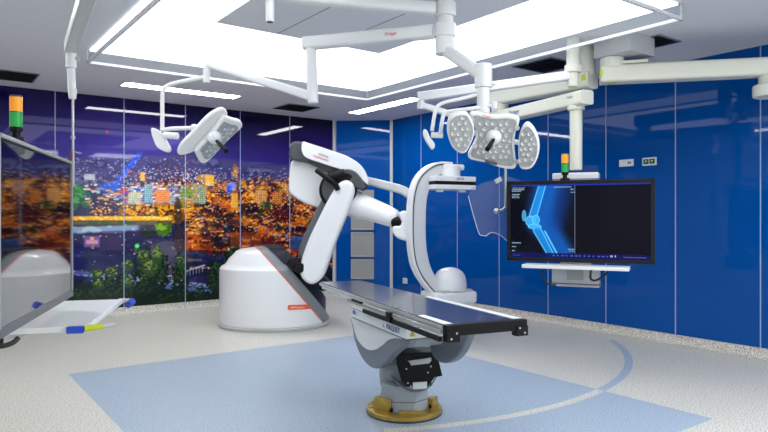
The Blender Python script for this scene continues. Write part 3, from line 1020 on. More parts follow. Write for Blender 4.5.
cov = b.build('elbow_cover', M['robot'], rob, ang=50)
b = pris([(341, 171), (348, 169), (356, 172), (363, 181), (366, 187), (360, 189), (350, 184), (343, 179)], 8.08, 8.4, .02, 4)
b.build('rear_crest', M['dgrey'], rob)
tx = at(320, 156.3, 8.12) - at(312, 153.6, 8.12)
lettering('cover_lettering', 'SIEMENS', .036, at(323.5, 155.6, 8.118), tx, (0, 0, 1), M['gtext'], cov)
lettering('cover_lettering', 'Healthineers', .040, at(321, 158.2, 8.118), tx, (0, 0, 1), M['rtext'], cov)
# joint rings
b = MB(); b.cyl(at(338, 190, 8.5), at(338, 190, 8.12), .245, bev=.03); b.cyl(at(347, 183, 8.3), at(347, 183, 8.08), .13, bev=.02)
b.build('elbow_joint', M['black'], rob)
b = MB(); b.cyl(at(338, 190, 8.45), at(338, 190, 8.10), .21, bev=.02); b.build('joint_ring', M['dgrey'], rob)
b = MB(); b.tube(catmull([at(317, 170.5, 8.05), at(322, 174, 8.0), at(328, 179, 7.98), (at(335, 184, 8.0)), at(338, 190, 8.02)]), .035); b.tube([at(330, 178, 8.1), at(345, 174, 8.1)], .07)
b.build('joint_cable_guide', M['black'], rob)
# forearm
pts = [(334, 196, 8.45, .20), (345, 200.5, 8.38, .195), (360, 206, 8.28, .17), (375, 211, 8.16, .145), (388, 216, 8.05, .128), (394, 218.3, 8.0, .115), (398, 220, 7.97, .085), (399.5, 220.6, 7.955, .03)]
cp = catmull([at(x, y, d) for x, y, d, r in pts], 4)
rr = []
for i in range(len(pts) - 1):
    for k in range(4): rr.append(pts[i][3] * (1 - k / 4) + pts[i + 1][3] * k / 4)
rr.append(pts[-1][3])
b = MB(); b.tube(cp, rr, 28); b.build('forearm', M['robot'], rob, ang=60)
b = MB(); b.tube([at(395, 222, 7.95), at(403.5, 223, 7.85)], .075); b.build('wrist_joint', M['black'], rob)
b = pris([(399, 214), (402, 211), (406, 211), (411, 214), (412, 240), (404, 240.5), (396, 237), (392.5, 231), (394, 226.5), (400, 226), (402, 222), (400, 218)], 7.62, 7.86, .03, 3)
b.build('c_arm_carriage', M['robot'], rob)
b = MB(); b.sweep(catmull([at(364, 180, 8.45), at(374, 182.5, 8.4), at(388, 186, 8.2), at(402, 190, 8.0), at(412, 196, 7.85)]), (0, 1, 0), .10, .11)
b.build('cable_duct', M['lgrey'], rob)

# C-arm
th = math.radians(25); cE = Vector((math.cos(th), math.sin(th), 0)); cM = Vector((math.sin(th), -math.cos(th), 0))
C0 = at(416, 216, 7.62)


def oc(px, py, off=0.0): return on(px, py, C0 + cM * off, cM)


cpx = [(458, 168.5), (448, 168.5), (438, 169.5), (431.0, 173.5), (424.2, 181), (419.7, 192), (417.7, 206), (417.2, 222), (417.4, 238), (418.7, 253), (422.2, 267), (429.2, 280), (438.2, 290), (450.5, 296), (464, 297)]
path = catmull([oc(*p) for p in cpx], 5)
n = len(path)
th_ = [0.075 + .115 * min(1, min(i / 22, (n - 1 - i) / 22)) for i in range(n)]
b = MB(); b.sweep(path, cM, .11, th_, .18); carc = b.build('c_arc', M['cgrey'], rob, ang=50)
outer = []
for i, p in enumerate(path):
    t = (path[min(i + 1, n - 1)] - path[max(i - 1, 0)]).normalized(); nn = t.cross(cM)
    outer.append((p, nn))
sgn = 1 if outer[n // 2][1].dot(cE) < 0 else -1
b = MB(); b.sweep([p + nn * sgn * (th_[i] / 2 - .008) + cM * .057 for i, (p, nn) in enumerate(outer)][6:-6], cM, .012, .018, .2); b.build('guide_rail', M['dgrey'], carc)
b = MB(); b.sweep([p + nn * sgn * (th_[i] / 2 + .012) for i, (p, nn) in enumerate(outer)][4:-4], cM, .13, .03, .3); b.build('outer_rim', M['robot'], carc)
RC = Matrix((cE, -cM, Vector((0, 0, 1)))).transposed()
# detector
dc = oc(447, 183.5, 0)
b = MB(); b.obox(dc + Vector((0, 0, .047)), (.58, .42, .065), RC, .010, 3); b.obox(dc + Vector((0, 0, -.052)), (.58, .42, .058), RC, .010, 3)
det = b.build('detector', M['robot'], rob)
b = MB(); b.obox(dc - Vector((0, 0, .004)), (.572, .412, .045), RC); b.build('dark_gap', M['black'], det)
for s in (-1, 1):
    b = MB(); b.cyl(dc + cE * .16 * s + cM * .1 - Vector((0, 0, .11)), dc + cE * .16 * s + cM * .1 - Vector((0, 0, .07)), .045, .05)
    b.build('collision_bumper', M['robot'], det)
lettering('detector_lettering', 'ARTIS', .04, dc + cM * .2105 + cE * .06 + Vector((0, 0, .045)), cE, (0, 0, 1), M['dgrey'], det)
lettering('detector_lettering', 'pheno', .032, dc - cE * .2905 + Vector((0, 0, .045)), cM, (0, 0, 1), M['dgrey'], det)
b = MB(); b.cyl(oc(449.5, 178, 0) + Vector((0, 0, 0)), oc(449.5, 166, 0), .135, bev=.01); b.build('detector_neck', M['robot'], rob)
b = MB(); b.obox(oc(451, 167.5, 0), (.30, .19, .075), RC, .03, 3); b.build('c_arc_end_cap', M['robot'], rob)
# x-ray tube
tcn = oc(450, 296.5, 0)
b = MB(); b.obox(tcn + Vector((0, 0, .0)) - cE * .02, (.60, .40, .15), RC, .04, 3); tb_ = b.build('tube_housing', M['robot'], rob)
b = MB(); b.obox(tcn + Vector((0, 0, .082)), (.44, .36, .035), RC, .012, 2); b.build('tube_collar', M['lgrey'], tb_)
b = MB(); pr_ = [(.205, .06), (.208, .10), (.20, .18), (.185, .235), (.155, .28), (.11, .312), (.05, .330), (.001, .335)]
b.lathe([(.19, .05)] + pr_, tcn + Vector((0, 0, .030)), seg=40); b.build('tube_dome', M['robot'], tb_)

# ================================================================== OPERATING TABLE
TA = math.atan2(.399, .917)
TO = Vector((.07, 4.9, 0))
tab = thing('operating_table', 'long dark-topped operating table on a grey column with brass floor ring', 'operating table', TO, TA)
TM = MW[tab.name]
tU = Vector((-math.sin(TA), math.cos(TA), 0)); tV = Vector((math.cos(TA), math.sin(TA), 0))


def tl(x, y, z): return TM @ Vector((x, y, z))


def tb(b, name, m, parent, **k):
    b.bm.transform(TM)
    return b.build(name, m, parent, **k)


def hw(y):                      # half width of the top at y
    return .27 - .065 * (y + 1.33) / 2.55


b = MB(); b.prism([(-.27, -1.30, .845), (.27, -1.30, .845), (.205, 1.22, .845), (-.205, 1.22, .845)], (0, 0, .035), .006)
top_ = tb(b, 'table_top', M['tabletop'], tab)
b = MB(); b.prism([(-.262, -1.28, .82), (.262, -1.28, .82), (.195, 1.19, .82), (-.195, 1.19, .82)], (0, 0, .025)); tb(b, 'under_tray', M['tgrey'], tab)
for s in (-1, 1):
    b = MB(); y0, y1 = -1.30, (-.95 if s < 0 else -.15)
    b.prism([(s * hw(y0), y0, .879), (s * hw(y1), y1, .879), (s * (hw(y1) - .045), y1, .879), (s * (hw(y0) - .06), y0, .879)], (0, 0, .004)); tb(b, 'edge_strip', M['tgrey'], top_)
    b = MB(); b.prism([(s * hw(-1.29), -1.29, .85), (s * hw(1.21), 1.21, .85), (s * (hw(1.21) + .006), 1.21, .85), (s * (hw(-1.29) + .006), -1.29, .85)], (0, 0, .022)); tb(b, 'side_edge', M['lgrey'], top_)
b = MB(); b.box(-.274, .274, -1.345, -1.295, .818, .882, .003); eb = tb(b, 'end_bar', M['black'], tab)
for s in (-1, 1):
    b = MB(); b.box(s * .234 - .042, s * .234 + .042, -1.352, -1.30, .786, .845, .003); br = tb(b, 'end_bracket', M['black'], eb)
    for q, (x, z) in enumerate(((.215, .835), (.25, .805))):
        b = MB(); b.cyl((s * x, -1.356, z), (s * x, -1.350, z), .006, seg=12); tb(b, 'bolt', M['steel'], br)
# side rails
for s in (-1, 1):
    x = s * .292
    for (y0, y1) in ((-1.30, -.62), (-.58, .22)):
        b = MB(); b.box(x - .007, x + .007, y0, y1, .825, .850, .002); rl = tb(b, 'accessory_rail', M['steel'], tab)
        for y in (y0 + .08, (y0 + y1) / 2, y1 - .08):
            b = MB(); b.box(min(x, s * .25), max(x, s * .25), y - .012, y + .012, .828, .846); tb(b, 'rail_spacer', M['steel'], rl)
    b = MB(); b.box(x - .012, x + .010, -1.30, -.12, .785, .812, .002); tb(b, 'lower_rail', M['black'], tab)
b = MB(); b.box(-.315, -.285, -.64, -.57, .79, .86, .006); tb(b, 'rail_clamp', M['black'], tab)
b = MB(); b.box(-.31, -.288, -.10, .10, .845, .862, .004); tb(b, 'rail_grip', M['black'], tab)
# housing under the top
b = MB(); b.box(-.27, .22, -.80, .20, .705, .79, .006); b.box(-.24, .20, -.78, .25, .79, .822, .003); hs = tb(b, 'drive_housing', M['tgrey'], tab)
b = MB(); b.box(-.272, .222, -.802, .202, .775, .778); tb(b, 'housing_seam', M['dgrey'], hs)
b = MB(); b.box(-.268, .218, -.798, .198, .700, .706); tb(b, 'housing_dark_seam', M['dgrey'], hs)  # dark grey seam along the housing bottom
lx, ly = -tU, Vector((0, 0, 1))
lettering('maker_lettering', 'MAQUET', .054, tl(-.2715, -.60, .742), lx, ly, M['ltext'], hs)


def tri(y, s_, m, x=-.2725):
    b = MB(); b.prism([(x, y - s_, .728), (x, y + s_, .728), (x, y, .728 + 1.7 * s_)], (-.002, 0, 0)); tb(b, 'warning_triangle', m, hs)


tri(-.44, .016, M['tan'])
b = MB(); b.prism([(-.245, -.8035, .722), (-.205, -.8035, .722), (-.225, -.8035, .757)], (0, -.002, 0)); tb(b, 'warning_triangle', M['tan'], hs)
b = MB(); b.box(-.273, -.271, .12, .16, .735, .765); tb(b, 'blue_sticker', M['blue'], hs)
b = MB(); b.box(-.273, -.271, .04, .08, .732, .762); tb(b, 'white_sticker', M['socket'], hs)
b = MB(); b.box(-.273, -.271, .085, .105, .735, .762); tb(b, 'yellow_sticker', M['tan'], hs)
# saddle shrouds
def ot(px, py, x): return on(px, py, tl(x, 0, 0), tV)


light = [(352.8, 316), (353.3, 326), (355.8, 336), (360.5, 344), (367, 349.5), (374.5, 350), (382, 345.5), (388, 340), (395, 338.5), (404, 338.5), (406, 330), (380, 322)]
dark = [(352.2, 316), (352.4, 328), (354.5, 341), (359.5, 354), (365.5, 363.5), (372.5, 368.3), (379, 368), (386, 362), (393, 354), (401, 348), (408, 345), (408, 330), (380, 322)]
rlight = [(472, 330), (470, 342), (465, 350), (457, 355.5), (450, 356), (446, 352), (442, 344), (442, 330)]
rdark = [(474, 330), (472.5, 343), (467.5, 353), (458.5, 361), (450, 362.5), (443, 359), (438, 350), (437, 330)]
for s, (L0, D0, xl, xd) in ((-1, (light, dark, -.245, -.235)), (1, (rlight, rdark, .17, .16))):
    L1 = smooth_loop([ot(x, y, xl) for x, y in L0], 3); D1 = smooth_loop([ot(x, y, xd) for x, y in D0], 3)
    b = MB(); b.prism(L1, tV * (.03 * -s), .003); b.build('side_shroud', M['tgrey'], tab)
    b = MB(); b.prism(D1, tV * (.06 * -s), .012, 3); b.build('shroud_rim', M['trim'], tab)
b = MB(); b.box(-.21, .18, -.62, .12, .60, .72, .05, 3); tb(b, 'tilt_carriage', M['tshade'], tab)
# column, drawn about its own centre
CC = Vector((.155, 4.845, 0))


def octa(r, z, rot=.2, sx=1, sy=1):
    return [CC + Vector((r * sx * math.cos(rot + PI / 4 * k), r * sy * math.sin(rot + PI / 4 * k), z)) for k in range(8)]


b = MB(); b.loft([octa(.19, .03, .39), octa(.19, .20, .39), octa(.185, .235, .39), octa(.16, .25, .39)]); colm = b.build('column', M['tshade'], tab, ang=20)
b = MB(); b.loft([octa(.195, .118, .39), octa(.195, .121, .39)]); b.build('column_seam', M['dgrey'], colm)
b = pris([(380, 386), (379, 374), (381, 360), (388, 352), (396, 347), (432, 344), (438, 350), (434, 372), (428, 387), (404, 392)], 4.78, 5.02, .03, 0); b.build('tilt_head', M['tshade'], tab)
b = pris([(385, 356), (388, 350), (394, 348), (399, 352), (400, 360), (396, 366), (388, 366)], 4.70, 4.86, .02, 3); b.build('pivot_boss', M['grey'], tab)
b = MB(); b.tube(catmull([at(391, 376, 4.72), at(398, 383, 4.68), at(408, 390, 4.66), at(420, 391, 4.66), at(430, 386, 4.68), (at(436, 377, 4.72))]), .007); b.build('swivel_arc', M['grey'], tab)
b = pris([(396, 356), (399, 354), (436.5, 352), (438, 358), (442.5, 376), (434.5, 377.5), (428, 387), (406, 387), (401, 380), (397, 366)], 4.60, 4.80, .006); cb = b.build('control_box', M['black'], tab)
b = pris([(407.5, 361), (431, 357.8), (431.5, 360.5), (429, 363.5), (411, 365.5), (410, 363)], 4.59, 4.605, .002); b.build('metal_plate', M['lgrey'], cb)
b = pris([(413, 382.8), (427, 382), (427, 388.5), (413, 389)], 4.585, 4.602, 0); b.build('white_label', M['socket'], cb)
b = MB()
for x, y in ((406.5, 369), (431, 366.5), (428, 372.5), (408, 383), (411, 386)): b.cyl(at(x, y, 4.60), at(x, y, 4.592), .006, seg=10)
b.build('screw', M['steel'], cb)
b = MB(); b.cyl(at(430, 384, 4.62), at(430, 384, 4.60), .016, seg=16); b.build('green_connector', M['green'], cb)
# brass ring
b = MB(); b.lathe([(.28, .001), (.288, .004), (.288, .040), (.281, .045), (.19, .045)], CC, seg=64); rg = b.build('brass_floor_ring', M['brass'], tab)
b = MB(); b.lathe([(.292, .001), (.294, .012), (.288, .014)], CC, seg=64); b.build('ring_gasket', M['dgrey'], rg)
b = MB()
for px in (376, 384, 392): pass
c1 = CC + Vector((-.155, -.10, .085)); Rz = Matrix.Rotation(-.55, 3, 'Z')
b.obox(c1, (.15, .045, .10), Rz, .004); b.obox(CC + Vector((-.185, .02, .06)), (.06, .12, .05), Rz, .004); b.build('brass_clamp', M['brass'], rg)
b = MB(); b.obox(CC + Vector((.215, -.02, .075)), (.05, .09, .085), Rz, .004); b.build('brass_clamp', M['brass'], rg)
b = MB(); b.obox(CC + Vector((.03, -.205, .05)), (.15, .03, .03), None, .004); b.build('brass_clamp', M['brass'], rg)
b = MB()
for a in range(14):
    an = a * 2 * PI / 14 + .2; p = CC + Vector((math.cos(an) * .255, math.sin(an) * .255, .044)); b.cyl(p, p + Vector((0, 0, .006)), .010, seg=10)
b.build('ring_bolts', M['brass'], rg)
for x, y in ((-.10, -.175), (.19, -.09)):
    b = MB(); b.tube([CC + Vector((x, y, .07)), CC + Vector((x, y - .035, .07))], .013); b.build('clamp_bolt', M['black'], rg)

# ================================================================== CEILING COLUMN WITH LAMPS
# one ceiling spindle carries a short arm, the small lamp and the large lamp
col0 = at(445, 0, 4.85); col0.z = 0
spd = thing('lamp_ceiling_column', 'white ceiling column in the glowing panel carrying the lamp arms', 'ceiling mount', (col0.x, col0.y, H - .026))
b = MB(); b.cyl((col0.x, col0.y, H - .026), (col0.x, col0.y, H - .075), .15, bev=.01); b.build('ceiling_flange', M['white'], spd)
b = MB(); b.cyl((col0.x, col0.y, H - .07), (col0.x, col0.y, 2.80), .062, bev=.008); b.build('spindle', M['white'], spd)
b = MB()
for z in (3.085, 2.925): b.cyl((col0.x, col0.y, z - .055), (col0.x, col0.y, z + .055), .085, bev=.012)
b.build('bearing_hub', M['white'], spd)


def plain(v, z): return Vector((v.x, v.y, z))


# upper short arm with a free stub
t = thing('stub_pendant', 'white horizontal ceiling pendant ending in a short hanging round stub', 'pendant', plain(col0, 3.085))
e0 = at(270, -8, 4.5); e0.z = 3.085
b = MB(); d_ = (plain(col0, 3.085) - e0).normalized(); b.beam(e0 - d_ * .05, plain(col0, 3.085) - d_ * .09, .10, .095, .25); b.build('arm', M['white'], t)
b = MB(); b.cyl(plain(e0, 3.05), plain(e0, CAMH + 194 / F * e0.y), .030, bev=.004); b.build('stub', M['white'], t)
b = MB(); b.cyl(plain(e0, CAMH + 194 / F * e0.y + .002), plain(e0, CAMH + 194 / F * e0.y - .003), .022); b.build('stub_cap', M['dgrey'], t)


# ---------------- lamp head from outlines on a tilted plane
def inside(p, poly):
    c = False; n = len(poly)
    for i in range(n):
        (x1, y1), (x2, y2) = poly[i], poly[(i + 1) % n]
        if (y1 > p[1]) != (y2 > p[1]) and p[0] < (x2 - x1) * (p[1] - y1) / (y2 - y1) + x1: c = not c
    return c


def shrink(poly, k):
    cx = sum(p[0] for p in poly) / len(poly); cy = sum(p[1] for p in poly) / len(poly)
    return [(cx + (x - cx) * k, cy + (y - cy) * k) for x, y in poly]


def lamp_module(poly, P0, n, parent, step, thick=.055, k=.80, sm_=4, ledr=.0155, ph=0.0, avoid=None):
    """n points to the lit side; shell behind, lens panel and reflectors in front"""
    n = Vector(n).normalized()
    op = lambda q: on(q[0], q[1], P0, n)
    b = MB(); b.prism(smooth_loop([op(q) for q in poly], sm_), -n * thick, .018, 3)
    sh = b.build('lamp_module', M['white'], parent, ang=50)
    inn = shrink(poly, k)
    b = MB(); b.prism([v + n * .0005 for v in smooth_loop([op(q) for q in inn], sm_)], n * .004, 0)
    pn = b.build('lens_panel', M['lens'], sh)
    pts = []
    xs = [p[0] for p in inn]; ys = [p[1] for p in inn]
    y = min(ys) + step * .4; row = 0
    lim = shrink(poly, k * .88)
    while y < max(ys):
        x = min(xs) + (step * .5 if row % 2 else 0) + ph
        while x < max(xs):
            if inside((x, y), lim) and not (avoid and math.hypot(x - avoid[0], y - avoid[1]) < avoid[2]): pts.append((x + random.uniform(-.9, .9), y + random.uniform(-.9, .9)))
            x += step
        y += step * .86; row += 1
    for q in pts:
        c = op(q)
        b = MB(); b.lathe([(ledr, .004), (ledr, .010), (ledr * .8, .010), (ledr * .35, .005), (.001, .005)], c, n, 14)
        b.build('led_reflector', M['led'], sh)
    return sh


# ---------------- large lamp
lamp = thing('surgical_lamp', 'large white three-part surgical lamp facing the viewer above the table', 'surgical lamp', plain(col0, 2.80), 0, 'surgical lamps on the central ceiling column')
bL = at(441, 57, 4.80); kL = at(483.5, 74, 4.5)
b = MB(); b.cyl(plain(col0, 2.88), plain(col0, 2.74), .075, bev=.01); b.build('swivel_hub', M['white'], lamp)
b = MB(); b.beam(plain(col0, 2.78), kL + Vector((-.02, .0, .0)), .085, .085, .3); b.build('spring_arm', M['white'], lamp)
b = MB(); b.cyl(kL + Vector((0, 0, .07)), kL - Vector((0, 0, .10)), .062, bev=.01); b.cyl(kL - Vector((0, 0, .08)), at(483, 112, 4.5), .045, bev=.006); b.build('drop_tube', M['white'], lamp)
LP = at(493, 140, 4.42); Ln = Vector((-.12, -.88, -.46)).normalized()


def ol(px, py, off=0.0): return on(px, py, LP + Ln * off, Ln)


b = MB()
pb = ol(483, 113, -.07)
b.cyl(at(483, 108, 4.5), at(483, 114, 4.5), .05, bev=.008)
b.sweep(catmull([at(483, 111, 4.5), ol(483, 116, -.13), ol(492, 134, -.10), ol(493, 140, -.05)]), (1, 0, 0), .09, .05, .3)
b.tube([ol(466, 131, -.055), ol(520, 143, -.055)], .018)
yk = b.build('yoke', M['white'], lamp)
cpoly = [(470, 117), (470.5, 113), (476, 112.5), (487, 115.5), (498, 116), (509, 115.5), (518, 117.5), (519.5, 122), (515.5, 134), (514.5, 146), (516, 160), (516, 167), (512, 169.5), (500, 168), (487, 163.5), (473, 160.5), (468.5, 158), (468.5, 153), (474.5, 142), (476, 131)]
lamp_module(cpoly, LP, Ln, lamp, 6.4, k=.88, avoid=(493, 137, 8.5), sm_=3)
lpoly = [(448.5, 121), (452, 115.5), (459, 112.8), (467, 113), (471, 118), (474.5, 127), (474, 137), (470, 147), (466, 153), (461, 154), (454, 149.5), (449.5, 141), (447.5, 131)]
lamp_module(lpoly, LP + Ln * .03, (Ln + Vector((.18, 0, 0))), lamp, 6.0, k=.86, ph=1)
rpoly = [(519, 136), (523, 126), (528, 123.3), (534, 129), (538.5, 140), (539, 152), (535.5, 163), (530, 169.5), (521.5, 169.5), (518.5, 164), (518, 150)]
lamp_module(rpoly, LP + Ln * .02, (Ln + Vector((-.18, 0, 0))), lamp, 5.8, k=.85, ph=1.5)
# outer grip bars of the wing modules
b = MB(); b.tube(catmull([ol(450.5, 124, .03), ol(449.5, 131, .035), ol(452, 138, .03)]), .010); b.tube(catmull([ol(535, 148, .03), ol(536.5, 153, .035), ol(534, 159, .03)]), .010)
b.tube([ol(485, 161, .02), ol(497, 164, .02)], .010); b.build('grip_slot', M['dgrey'], lamp)
b = MB()
for q in ((471.5, 120), (474.5, 146), (517, 128), (516.5, 162)): b.cyl(ol(*q, -.03), ol(*q, .012), .018, bev=.004, seg=16)
b.build('module_hinge', M['lgrey'], lamp)
b = MB(); hc = ol(493.5, 137, .004); b.lathe([(.055, 0), (.052, .02), (.035, .045), (.02, .055)], hc, Ln, 32); hb_ = b.build('handle_socket', M['white'], lamp)
hd = (at(487.3, 149.5, 4.27) - (hc + Ln * .05)); b = MB(); b.tube([hc + Ln * .045, hc + Ln * .05 + hd * .5, hc + Ln * .05 + hd], [.012, .016, .017]); b.build('sterile_handle', M['black'], hb_)
lettering('maker_lettering', 'Dräger', .02, ol(487, 116.3, .003), ol(490, 117, .003) - ol(484, 115.6, .003), (0, 0, 1), M['rtext'], lamp)
# curved side tubes with the paddle
b = MB()
b.tube(catmull([at(480, 94, 4.5), at(462, 98.5, 4.5), at(446, 102, 4.5), at(438, 106, 4.5), at(435, 113, 4.5), at(432, 131, 4.5)], 6), .014)
b.tube(catmull([at(481, 107, 4.48), at(468, 109, 4.46), at(452, 111, 4.46), at(445, 113, 4.46), at(442.5, 119, 4.46), at(440.5, 133, 4.46)], 6), .014)
b.tube([at(482, 108, 4.47), at(494, 104, 4.47)], .014); b.cyl(at(494, 109, 4.47), at(494, 102, 4.47), .022)
sb = b.build('side_tube', M['white'], lamp, ang=60)
b = MB(); b.cyl(at(431, 135, 4.47), at(443, 135.5, 4.47), .020, bev=.004); b.build('tube_coupling', M['white'], sb)
b = MB(); b.prism(smooth_loop([at(423, 132, 4.45), at(424.5, 129, 4.45), at(427.5, 131, 4.45), at(430, 137, 4.45), at(434.5, 143, 4.45), at(434.5, 147.5, 4.45), at(432, 149, 4.45), at(428, 144, 4.45), at(424.5, 138, 4.45)]), (0, .05, 0), .015, 3)
b.build('control_paddle', M['white'], sb)

# ---------------- small lamp on the left
lam2 = thing('surgical_lamp', 'smaller white surgical lamp tilted to the right in front of the mural', 'surgical lamp', plain(col0, 2.925), 0, 'surgical lamps on the central ceiling column')
e1 = at(311, 46, 5.2); zA = 2.925
e1.z = zA
d_ = (e1 - plain(col0, zA)).normalized()
b = MB(); b.beam(e1 + d_ * .06, plain(col0, zA) + d_ * .09, .10, .105, .22); ar = b.build('extension_arm', M['white'], lam2)
side = Vector((0, 0, 1)).cross(d_)
fr_ = side if side.y < 0 else -side
mc = plain(col0, zA) + d_ * .42 + fr_ * .0505
lettering('maker_lettering', 'Dräger', .035, mc, -d_, (0, 0, 1), M['rtext'], ar)
k2 = at(313, 98, 5.2)
b = MB(); b.cyl(plain(e1, zA - .02), Vector((k2.x - .0, k2.y, 2.43)), .045, bev=.006); b.build('drop_tube', M['white'], lam2)
e2 = at(207, 64, 5.5)
b = MB(); b.beam(Vector((k2.x, k2.y, 2.475)) + Vector((.02, 0, 0)), e2, .075, .08, .3, .06, .06); b.build('spring_arm', M['white'], lam2)
b = MB(); b.cyl(at(206.5, 61, 5.5), at(206.5, 83, 5.5), .030, bev=.005); b.build('elbow_joint', M['white'], lam2)
b = MB(); b.tube(catmull([at(206, 77, 5.5), at(190, 80, 5.5), at(176, 83, 5.5), at(167, 86, 5.5), at(163, 91, 5.5), at(162.3, 100, 5.5), at(162.3, 131, 5.5)], 6), .018); b.build('curved_tube', M['white'], lam2, ang=60)
b = MB(); b.tube([at(161, 130, 5.48), at(172, 128.6, 5.45), at(194, 128, 5.4)], .018); b.build('head_tube', M['white'], lam2)
b = MB(); b.cyl(at(164, 135, 5.46), at(178, 136, 5.44), .030, bev=.006); b.build('tube_coupling', M['white'], lam2)
b = MB(); b.prism(smooth_loop([at(150.5, 130, 5.46), at(152, 127.6, 5.46), at(157, 129.5, 5.46), at(162, 134, 5.46), at(166, 141, 5.46), at(169.5, 148, 5.46), at(167.5, 152, 5.46), at(161, 150, 5.46), at(156, 146, 5.46), at(152.5, 138, 5.46)]), (0, .06, 0), .02, 3)
b.build('control_paddle', M['white'], lam2)
SP = at(212, 137, 5.4); Sn = Vector((.52, -.60, -.60)).normalized()
wing = [(178.5, 152), (182, 144.5), (193, 133), (207, 118), (216, 111.5), (223, 109), (227.5, 112), (227, 119), (219, 130), (207, 141), (196, 151), (186, 155), (179.5, 155.5)]
Wn = Vector((.80, -.42, -.43)).normalized()
b = MB(); b.prism(smooth_loop([on(x, y, SP - Sn * .06, Sn) for x, y in wing], 3), -Sn * .05, .018, 3); b.build('lamp_module', M['white'], lam2, ang=50)
sp2 = [(196, 151), (205, 141.5), (215, 130), (224, 118), (228.5, 118.5), (234, 120.5), (241.5, 122.5), (242.5, 127.5), (236, 134), (227.5, 142), (220.5, 149.5), (212, 158.5), (206, 163.5), (201, 163), (197.5, 157)]
lamp_module(sp2, SP, Sn, lam2, 5.0, thick=.07, k=.80, sm_=3, ledr=.016, avoid=(215, 139, 6))
b = MB(); hc = on(214, 137, SP + Sn * .004, Sn); b.lathe([(.06, 0), (.056, .03), (.035, .06), (.02, .07)], hc, Sn, 32); hb_ = b.build('handle_socket', M['white'], lam2)
hd = at(226, 151, 5.2) - (hc + Sn * .06)
b = MB(); b.tube([hc + Sn * .055, hc + Sn * .06 + hd * .5, hc + Sn * .06 + hd], [.014, .019, .020]); b.build('sterile_handle', M['black'], hb_)
b = MB(); b.cyl(at(193, 128, 5.42), at(198, 129, 5.38), .035, bev=.008); b.build('head_joint', M['white'], lam2)

# ================================================================== CEILING PLATE, BOOMS
bp = at(624, 60, 6.38)
plate = thing('boom_mounting_plate', 'grey ceiling box from which the three cream booms hang', 'ceiling mount', (bp.x, bp.y, H))
c_l = at(573, 60, 6.36); c_r = at(612, 60, 6.40); c_a = at(587, 60, 6.62)
b = MB()
pl = [ceil(601, 59, 3.13), ceil(645, 57.5, 3.13), ceil(645, 49, 3.13) , ceil(604, 51, 3.13)]
for q in (): pass
Rr = Matrix.Rotation(A, 3, 'Z')
XX, YY = wr(bp)
b.obox((bp.x, bp.y, (H + 3.10) / 2), (.42, .42, H - 3.10), Rr, .006); b.build('cover_box', M['lgrey'], plate)
b = MB(); b.obox(((c_l.x + bp.x) / 2 - .05, bp.y + .06, H - .02), (.26, .2, .038), Rr, .006); b.build('anchor_plate', M['lgrey'], plate)

# right boom
boom = thing('ceiling_boom', 'cream ceiling boom running out of the frame to the right', 'boom arm', (c_r.x, c_r.y, 3.10), 0, 'cream equipment booms under the ceiling')
zr = CAMH + (216 - 76) / F * 6.45
b = MB(); b.cyl((c_r.x, c_r.y, 3.10), (c_r.x, c_r.y, zr + .06), .118, bev=.01); b.build('bearing', M['cream'], boom)
b = MB(); b.obox((c_r.x + .16, c_r.y - .03, zr + .105), (.34, .2, .03), Matrix.Rotation(-.3, 3, 'Z'), .004); b.build('top_cover', M['cream'], boom)
er = on(778, 67, (0, 0, zr), (0, 0, 1))
d_ = (er - Vector((c_r.x, c_r.y, zr))).normalized()
b = MB(); b.beam(Vector((c_r.x, c_r.y, zr)) - d_ * .115, er + d_ * .1, .20, .175, .18); am = b.build('boom_arm', M['cream'], boom)
jr = on(770, 67, (0, 0, zr), (0, 0, 1))
b = MB(); b.cyl(plain(jr, zr - .08), plain(jr, zr - .18), .10, bev=.01); b.cyl(plain(jr, zr - .17), plain(jr, zr - .29), .15, bev=.02); b.build('end_joint', M['cream'], boom)
sd = Vector((0, 0, 1)).cross(d_); sd = sd if sd.y < 0 else -sd
b = MB(); b.obox(Vector((c_r.x, c_r.y, zr)) - d_ * .11 + sd * .101, (.03, .004, .06), Matrix.Rotation(math.atan2(d_.y, d_.x), 3, 'Z')); b.build('yellow_sticker', M['yellow'], am)
b = MB(); b.obox(Vector((c_r.x, c_r.y, zr - .0885)) + d_ * .0 + sd * .03, (.08, .06, .003), Matrix.Rotation(math.atan2(d_.y, d_.x), 3, 'Z')); b.build('yellow_sticker', M['yellow'], am)

# monitor boom
zA_ = 2.916
mA = at(587, 80, 6.62); mA.z = zA_
jA = at(500, 100, 7.55); jA.z = zA_
mon = thing('monitor_boom', 'cream two-piece ceiling boom ending in a post that carries the wide monitor', 'boom arm', plain(mA, H), 0, 'cream equipment booms under the ceiling')
b = MB(); b.cyl(plain(mA, H), plain(mA, zA_ + .05), .085, bev=.01); b.build('bearing', M['cream'], mon)
d_ = (mA - jA).normalized()
b = MB(); b.beam(jA - d_ * .10, mA + d_ * .07, .19, .17, .18); am = b.build('upper_arm', M['cream'], mon)
sd = Vector((0, 0, 1)).cross(d_); sd = sd if sd.y < 0 else -sd
b = MB(); b.obox(mA + sd * .096 + d_ * .02 + Vector((0, 0, .02)), (.05, .004, .06), Matrix.Rotation(math.atan2(d_.y, d_.x), 3, 'Z')); b.build('yellow_sticker', M['yellow'], am)
b = MB(); b.obox(mA - d_ * .08 + sd * .04 - Vector((0, 0, .0855)), (.10, .05, .003), Matrix.Rotation(math.atan2(d_.y, d_.x), 3, 'Z')); b.build('yellow_sticker', M['yellow'], am)
zB = 2.68
pB = at(576, 100, 6.40); pB.z = zB
b = MB(); b.cyl(plain(jA, zA_ - .07), plain(jA, zB + .06), .10, bev=.01); b.build('middle_joint', M['cream'], mon)
d_ = (pB - jA); d_.z = 0; d_.normalize()
jB = plain(jA, zB)
